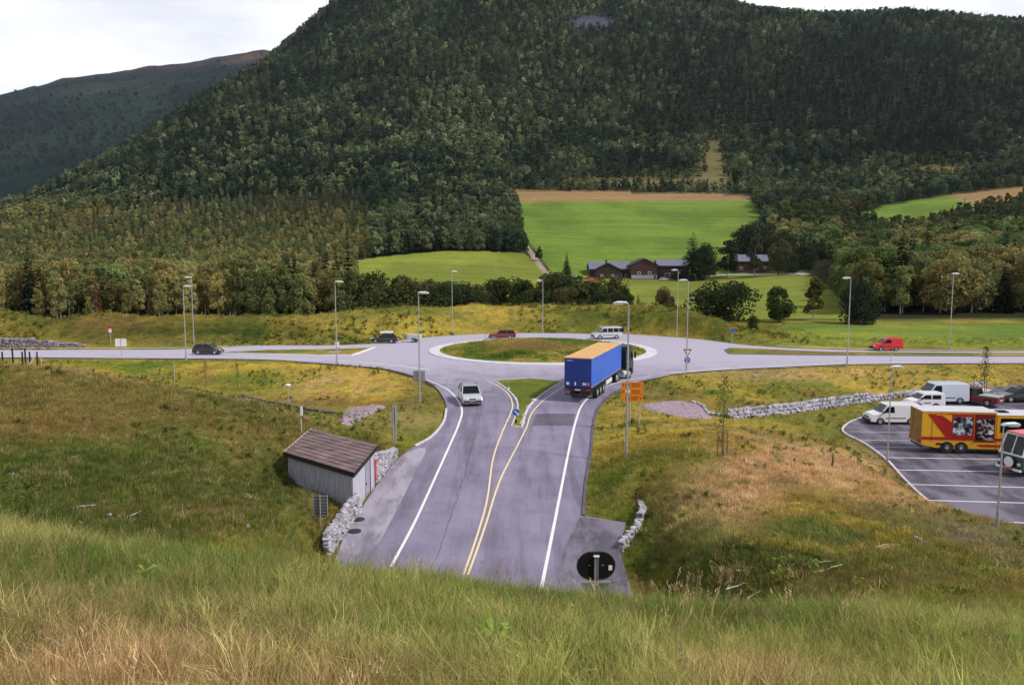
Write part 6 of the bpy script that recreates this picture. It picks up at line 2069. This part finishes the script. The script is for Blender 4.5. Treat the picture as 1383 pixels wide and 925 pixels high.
# loose stones and bleached branches on the slopes
def loose(px, py, s, label, group, flat=.5, mat='stone'):
    g = GT(px, py)
    o = B().hull(stone_pts(srng, s * (1 + .6 * srng.random()), s * .8, s * flat)).add('rock', M[mat])
    o.location = (g[0], g[1], g[2] + s * .10); o.rotation_euler = (0, 0, srng.random() * 3)
    tag(o, label, 'rock', group)
lf = [(68, 596, .42), (16, 641, .5), (148, 696, .35), (108, 706, .3), (277, 690, .35), (297, 690, .45), (335, 713, .5), (310, 700, .3), (182, 702, .22), (254, 684, .28), (398, 668, .12), (12, 690, .3), (120, 588, .2), (96, 582, .2)]
for a, c_, s in lf: loose(a, c_, s * .55, 'pale flat stone lying on the dark left slope', 'stones on the left slope', .35)
for k in range(46):
    a = 1200 + 175 * srng.random(); c_ = 701 + (a - 1200) * .10 + 52 * srng.random() ** 1.4
    loose(a, c_, .05 + .17 * srng.random() ** 2.5, 'pale stone among the rubble on the right slope', 'stones on the right slope', .4)
for a, c_, s in [(1240, 729, .42), (1284, 744, .3), (1072, 718, .15), (1082, 740, .2), (960, 760, .15), (1020, 508, .5), (820, 650, .2), (790, 620, .15), (1120, 770, .15), (1310, 812, .15), (1270, 818, .2)]:
    loose(a, c_, s, 'single pale stone in the grass of the right side', 'single stones right', .4)
def branch(px, py, L, ang, label, group):
    g = Vector(GT(px, py)); b_ = B(); p = Vector((-L / 2, 0, .05)); 
    for i in range(5):
        q = p + Vector((L / 5, srng.normal() * L * .05, srng.normal() * .02)); b_.cyl(p, q, .030 * (1 - i * .14), .030 * (1 - (i + 1) * .14), 6); p = q
    o = b_.add('branch', M['deadwood']); o.location = g + Vector((0, 0, .06)); o.rotation_euler = (0, 0, ang); tag(o, label, 'branch', group)
for a, c_, L, an in [(1000, 797, 1.1, .4), (1018, 811, .6, .6), (1120, 772, 1.3, .4), (1008, 772, .8, .4), (1200, 741, 1.2, .15), (1345, 768, 1.0, 1.0), (1366, 765, .9, 1.9), (1330, 745, 1.4, -.15), (1104, 766, .9, .2), (1190, 741, .7, .5)]:
    branch(a, c_, L, an, 'bleached branch lying on the right slope', 'branches on the right slope')
for a, c_, L, an in [(180, 698, .9, 1.4), (100, 620, .8, 1.2), (112, 690, .9, .2)]:
    branch(a, c_, L, an, 'bleached branch lying on the left slope', 'branches on the left slope')

for a, c_, lb in [(484, 702, 'dark round manhole cover nearer the shed on the worn shoulder'), (479, 718, 'dark round manhole cover nearest the camera on the worn shoulder')]:
    g = GR(a, c_); o = B().cyl((0, 0, 0), (0, 0, .03), .36, seg=20).add('manhole_cover', mat_worn('cast_iron', (.05, .042, .05), .6, .4, .4, 8))
    o.location = (g[0], g[1], g[2] + .03); tag(o, lb, 'manhole cover')
# ------------------------------------------------------------------ wooden shed
N = Vector(GR(477, 692)); F_ = Vector(GR(505, 657))
zs = N.z - .05
dpv = Vector((F_.x - N.x, F_.y - N.y, 0)); 
# rectangle: its long side runs up to the left
lv = Vector((G(390, 619, N.z + 2.05)[0] - N.x, G(390, 619, N.z + 2.05)[1] - N.y, 0))
lu = lv.normalized(); du = Vector((-lu.y, lu.x, 0)); 
if du.dot(dpv) < 0: du = -du
# turn both a little so the corner stays square
du = dpv.normalized()
SL, SD = lv.length * 1.0, dpv.length
print('shed', N, F_, lv.length, dpv.length, lv.normalized().dot(dpv.normalized()))
sh = empty('shed', 'small weathered grey board shed with a brown boarded roof beside the road', 'shed', (N.x, N.y, zs), 0)
def sp(a, b__, z): 
    q = lu * a + du * b__; return (q.x, q.y, z)
Hn, Hf_ = 2.45, 2.82
GW = mat_worn('weathered_boards', (.46, .46, .56), .85, 0, .45, 2.5, stretch=(4, 4, .4), bump=.3)
PW = mat_worn('painted_boards', (.52, .51, .60), .7, 0, .3, 2.5, stretch=(4, 4, .4))
RWD = mat_worn('roof_boards', (.19, .125, .125), .8, 0, .6, 1.6, bump=.5, stretch=(.7, 1.2, 1))
nb = int(SL / .16)
b_ = B()
def board(b_, a0, a1, b0_, b1_, z0_, z1_):
    b_.hull([sp(a_, c_, z_) for a_ in (a0, a1) for c_ in (b0_, b1_) for z_ in (z0_, z1_)])
for k in range(nb):
    a0 = SL * k / nb; board(b_, a0 + .006, a0 + SL / nb - .006, -.025 + .012 * (k % 2), .03, -.8, Hn)
b_.add('front_wall', GW, sh)
b_ = B(); nb2 = int(SD / .24)
for k in range(nb2):
    c0 = SD * k / nb2; zt_ = Hn + (Hf_ - Hn) * (k + .5) / nb2
    if not (nb2 * .55 < k < nb2 * .8):
        board(b_, -.03, .03, c0 + .006, c0 + SD / nb2 - .006, -.3, zt_)
b_.add('side_wall', PW, sh)
dr = B(); board(dr, -.015, .03, SD * .58, SD * .80, -.2, Hn + .2)
dro = dr.add('door', mat_worn('grey_door', (.34, .32, .42), .7, 0, .2, 3), sh)
b_ = B(); board(b_, -.05, -.02, SD * .60, SD * .63, .9, 1.05); b_.add('door_handle', M['darkplastic'], dro)
b_ = B(); board(b_, SL - .05, SL, .0, SD, -.6, Hn); board(b_, 0, SL, SD - .05, SD, -.3, Hf_ - .05); b_.add('back_wall', GW, sh)
b_ = B()
for (a_, c_) in ((0, 0), (0, SD), (SL, 0)):
    board(b_, a_ - .05, a_ + .05, c_ - .05, c_ + .05, -.5, Hn + (Hf_ - Hn) * (c_ / SD))
b_.add('corner_board', PW, sh)
b_ = B(); oh = .32; nr = 9
for k in range(nr):
    c0 = -oh + (SD + 2 * oh) * k / nr; c1 = -oh + (SD + 2 * oh) * (k + 1) / nr
    zf0 = Hn + .06 + (Hf_ - Hn) * c0 / SD; zf1 = Hn + .06 + (Hf_ - Hn) * c1 / SD
    lap = .03
    b_.hull([sp(a_, c0, zf0 + dz) for a_ in (-oh, SL + oh) for dz in (0, .05 + lap)] + [sp(a_, c1 + .015, zf1 + dz) for a_ in (-oh, SL + oh) for dz in (0, .045)])
b_.add('roof', RWD, sh)
b_ = B(); z_a = Hn + .06 - (Hf_ - Hn) * oh / SD
b_.hull([sp(a_, c_, z_a + dz) for a_ in (-oh - .03, SL + oh + .03) for c_ in (-oh - .05, -oh - .01) for dz in (-.20, .085)])
z_b2 = Hn + .06 + (Hf_ - Hn) * (1 + oh / SD)
b_.hull([sp(-oh - .03 - q_, c_, z_) for q_ in (0, .035) for c_, z_ in ((-oh, z_a - .16), (-oh, z_a + .09), (SD + oh, z_b2 - .16), (SD + oh, z_b2 + .09))])
b_.add('fascia', mat_worn('dark_fascia', (.012, .008, .009), .7, 0, .3, 3), sh)
b_ = B(); b_.hull([sp(SL + oh + q_, c_, z_) for q_ in (0.01, .05) for c_, z_ in ((-oh, z_a - .10), (-oh, z_a + .11), (SD + oh, z_b2 - .10), (SD + oh, z_b2 + .11))]); b_.add('verge_board', mat_worn('pale_verge_board', (.55, .42, .34), .7, 0, .2, 3), sh)
# red cabinet beyond the shed
g = Vector(GR(507.5, 652))
rc2 = empty('red_cabinet', 'red upright cabinet at the far corner of the shed', 'cabinet', (g.x - .15, g.y, g.z), 0)
B().box((0, .15, .78), (.34, .5, 1.2), bev=.02).add('box', M['red'], rc2)
B().box((0, .15, 1.41), (.40, .56, .05), bev=.01).add('lid', M['signred'], rc2)
B().box((0, .15, .09), (.28, .44, .2)).add('plinth', M['greystone'], rc2)

# ------------------------------------------------------------------ young trees with stakes
def sapling(px, by, ty, label, crown_frac=.5, width=.5, stakes=3, stake_h=1.3, colr=(.14, .16, .04), dense=1.0):
    g = Vector(GT(px, by)); H = D(px, ty, g.y)[2] - g.z
    t = empty('young_tree', label, 'young tree', tuple(g), 0)
    rg = np.random.default_rng(int(px))
    b_ = B(); p = Vector((0, 0, -.1))
    for i in range(5):
        q = Vector((rg.normal() * .04, rg.normal() * .04, H * (i + 1) / 5.2)); b_.cyl(p, q, .045 * (1 - i * .17), .045 * (1 - (i + 1) * .17), 6); p = q
    for i in range(7):
        z_ = H * (.4 + .5 * rg.random()); a = rg.random() * 6.28; b_.cyl((0, 0, z_), (math.cos(a) * width * .7, math.sin(a) * width * .7, z_ + width * .7), .015, .006, 5)
    b_.add('trunk', M['bark'], t)
    if dense > 0:
        n = int(520 * dense); C = np.stack([rg.normal(size=n) * width * .5, rg.normal(size=n) * width * .5, H * (1 - crown_frac) + H * crown_frac * rg.random(n)], 1)
        C[:, :2] *= (1.15 - .8 * ((C[:, 2] - H * (1 - crown_frac)) / (H * crown_frac)))[:, None]
        me = crown_mesh('crown', quads_from(C, rg.normal(size=(n, 3)), .11, rg), M['leaf'])
        o = link('crown', me, t); o['tint'] = list(colr)
    if stakes:
        s_ = empty('tree_stakes', label.split(' ')[0] + ' stakes holding the ' + label, 'stakes', tuple(g), 0)
        for k in range(stakes):
            a = k * 6.283 / stakes + .4
            B().cyl((math.cos(a) * .36, math.sin(a) * .36, -.3), (math.cos(a) * .34, math.sin(a) * .34, stake_h), .045, seg=8).add('stake', M['woodpost'], s_)
        b_ = B()
        for k in range(stakes):
            a, a2 = k * 6.283 / stakes + .4, (k + 1) * 6.283 / stakes + .4
            b_.cyl((math.cos(a) * .35, math.sin(a) * .35, stake_h - .08), (math.cos(a2) * .35, math.sin(a2) * .35, stake_h - .08), .028, seg=6)
        b_.add('tie_rail', M['woodpost'], s_)
sapling(976, 617, 505, 'sparse young tree in the dry grass right of the orange sign', .62, .75, 3, 1.7, (.16, .17, .045), .55)
sapling(1329, 531, 468, 'leafy young tree at the top of the car park', .75, .8, 1, 1.5, (.07, .09, .03), .9)
sapling(278, 520, 487, 'thin bare young tree on the left verge', .5, .4, 2, .9, (.10, .10, .04), .12)
sapling(321, 526, 490, 'slender bare young tree above the ditch wall', .5, .4, 2, .9, (.10, .10, .04), .12)
sapling(1124, 633, 611, 'tiny green seedling in the dry grass near the car park', .8, .12, 0, 0, (.12, .17, .04), .06)

# ------------------------------------------------------------------ farm
def dpt_pt(px, d):
    r_ = ray(px, 370); x_ = r_[0] / r_[1] * d; return Vector((x_, d, h1(x_, d)))
BW = mat_worn('dark_brown_boards', (.030, .014, .013), .85, 0, .3, .5, stretch=(3, 3, .3))
BWr = mat_worn('red_brown_boards', (.052, .018, .015), .85, 0, .3, .5, stretch=(3, 3, .3))
SLT = mat_worn('slate_roof', (.15, .15, .22), .7, 0, .2, .4)
DKR = mat_worn('dark_roof_edge', (.05, .045, .055), .7, 0, .2, .4)
WHB = mat_worn('white_base_wall', (.28, .28, .33), .7, 0, .15, .8)
def house(name, label, px0, px1, d, base_py, eave_py, ridge_py, depth_m, gable_front, wall, roof, cat='farm building', openings=(), white_base=0.0, chimney=False):
    p0, p1 = dpt_pt(px0, d), dpt_pt(px1, d)
    W_ = p1.x - p0.x; zb_ = D((px0 + px1) / 2, base_py, d)[2]
    ze = D((px0 + px1) / 2, eave_py, d)[2] - zb_; zr = D((px0 + px1) / 2, ridge_py, d)[2] - zb_
    t = empty(name, label, cat, (p0.x, d, zb_), 0)
    b_ = B()
    if gable_front:
        b_.prism([(0, -4), (W_, -4), (W_, ze), (W_ / 2, zr - .15), (0, ze)], 0, depth_m)
    else:
        bm = b_.bm
        A = [bm.verts.new((0, y_, z_)) for y_, z_ in ((0, -4), (depth_m, -4), (depth_m, ze), (depth_m / 2, zr - .15), (0, ze))]
        C_ = [bm.verts.new((W_, y_, z_)) for y_, z_ in ((0, -4), (depth_m, -4), (depth_m, ze), (depth_m / 2, zr - .15), (0, ze))]
        fs = [bm.faces.new(A), bm.faces.new(C_[::-1])] + [bm.faces.new((A[i], C_[i], C_[(i + 1) % 5], A[(i + 1) % 5])) for i in range(5)]
        bmesh.ops.recalc_face_normals(bm, faces=fs)
    b_.add('wall', wall, t)
    o_ = .6; b_ = B()
    if gable_front:
        for s in (0, 1):
            xe = -o_ if s == 0 else W_ + o_; sl = (zr - ze) / (W_ / 2) * o_
            b_.hull([(xe, -o_, ze - sl), (xe, depth_m + o_, ze - sl), (W_ / 2, -o_, zr), (W_ / 2, depth_m + o_, zr), (xe, -o_, ze - sl + .25), (xe, depth_m + o_, ze - sl + .25), (W_ / 2, -o_, zr + .25), (W_ / 2, depth_m + o_, zr + .25)])
    else:
        for s in (0, 1):
            ye = -o_ if s == 0 else depth_m + o_; sl = (zr - ze) / (depth_m / 2) * o_
            b_.hull([(-o_, ye, ze - sl), (W_ + o_, ye, ze - sl), (-o_, depth_m / 2, zr), (W_ + o_, depth_m / 2, zr), (-o_, ye, ze - sl + .25), (W_ + o_, ye, ze - sl + .25), (-o_, depth_m / 2, zr + .25), (W_ + o_, depth_m / 2, zr + .25)])
    rf = b_.add('roof', roof, t)
    if chimney: B().box((W_ * .45, depth_m / 2, zr + .8), (.9, .9, 1.8)).add('chimney', M['darkplastic'], rf)
    if white_base:
        B().box((W_ * .5, -.08, white_base / 2), (W_ * .96, .16, white_base)).add('base_wall', WHB, t)
    for fx, fw, z0_, z1_, kind in openings:
        o = B().box((W_ * fx, -.10, (z0_ + z1_) / 2), (fw, .14, z1_ - z0_)).add('window' if kind == 'w' else 'door', M['white'] if kind == 'w' else WHB, t)
        B().box((W_ * fx, -.19, (z0_ + z1_) / 2), (fw - .35, .06, z1_ - z0_ - .35)).add('pane' if kind == 'w' else 'panel', M['glass'] if kind == 'w' else M['darkplastic'], o)
    return t
house('barn', 'low dark brown farm wing with slate roof at the left end of the farm', 797, 851, 402, 377, 363, 354, 13, False, BW, SLT, openings=[(.22, 1.4, .3, 2.6, 'd'), (.36, 1.4, 1.2, 2.5, 'w'), (.75, 1.6, 1.2, 2.6, 'w'), (.9, 1.3, .2, 2.4, 'd')], chimney=False)
house('barn', 'small dark gable jutting from the left wing of the farm', 804, 838, 398, 377.5, 364, 355.5, 5, True, BW, DKR, openings=[(.25, 1.3, 1.0, 2.4, 'w'), (.7, 1.3, 1.0, 2.4, 'w')], chimney=True)
house('barn', 'tall red brown gabled barn in the middle of the farm', 852, 888, 396, 376.5, 358, 349.5, 16, True, BWr, DKR, openings=[(.3, 1.6, 2.2, 3.4, 'w'), (.7, 1.6, 2.2, 3.4, 'w'), (.9, 1.5, .1, 1.9, 'd')], white_base=1.8)
house('barn', 'long dark barn with slate roof right of the tall gabled barn', 889, 930, 400, 376, 358.6, 351.5, 12, False, BW, SLT, openings=[(.3, 2.8, .2, 2.6, 'd'), (.7, 1.2, 2.0, 3.0, 'w')])
house('farmhouse', 'far red brown farmhouse half hidden by trees', 993, 1043, 410, 368, 352.5, 344.5, 11, False, BWr, SLT, openings=[(.15, 1.3, 1.4, 2.8, 'w'), (.35, 1.3, 1.4, 2.8, 'w'), (.55, 1.3, 1.4, 2.8, 'w'), (.8, 1.3, 1.4, 2.8, 'w')], chimney=True)
house('outbuilding', 'tiny dark outbuilding beside the farm lane', 960, 967, 405, 364, 358, 355.5, 3, True, BW, DKR)
def farcar(px, by, d, paint, label, rz_=0):
    p = dpt_pt(px, d); make_car('parked_car', label, 'car', (p.x, d, p.z + .05), rz_, 4.3, 1.75, 1.5, paint)
farcar(795, 380, 384, M['red'], 'bright red car parked in front of the left farm wing', rad(10))
farcar(805, 378, 388, M['red'], 'second red car parked closer to the farm wall', rad(170))
farcar(783, 378, 389, M['greypaint'], 'grey car parked at the left end of the farm', rad(60))
farcar(776, 376, 392, M['silver'], 'silver car parked leftmost at the farm', rad(80))
farcar(897, 377, 392, M['silver'], 'silver car parked before the long dark barn', rad(5))
# lane at the farm
lane = [GT(*q)[:2] for q in [(930, 379), (950, 374), (975, 372), (1010, 371.5), (1050, 371), (1090, 371.5)]]
lane = smooth_line(lane, 6)
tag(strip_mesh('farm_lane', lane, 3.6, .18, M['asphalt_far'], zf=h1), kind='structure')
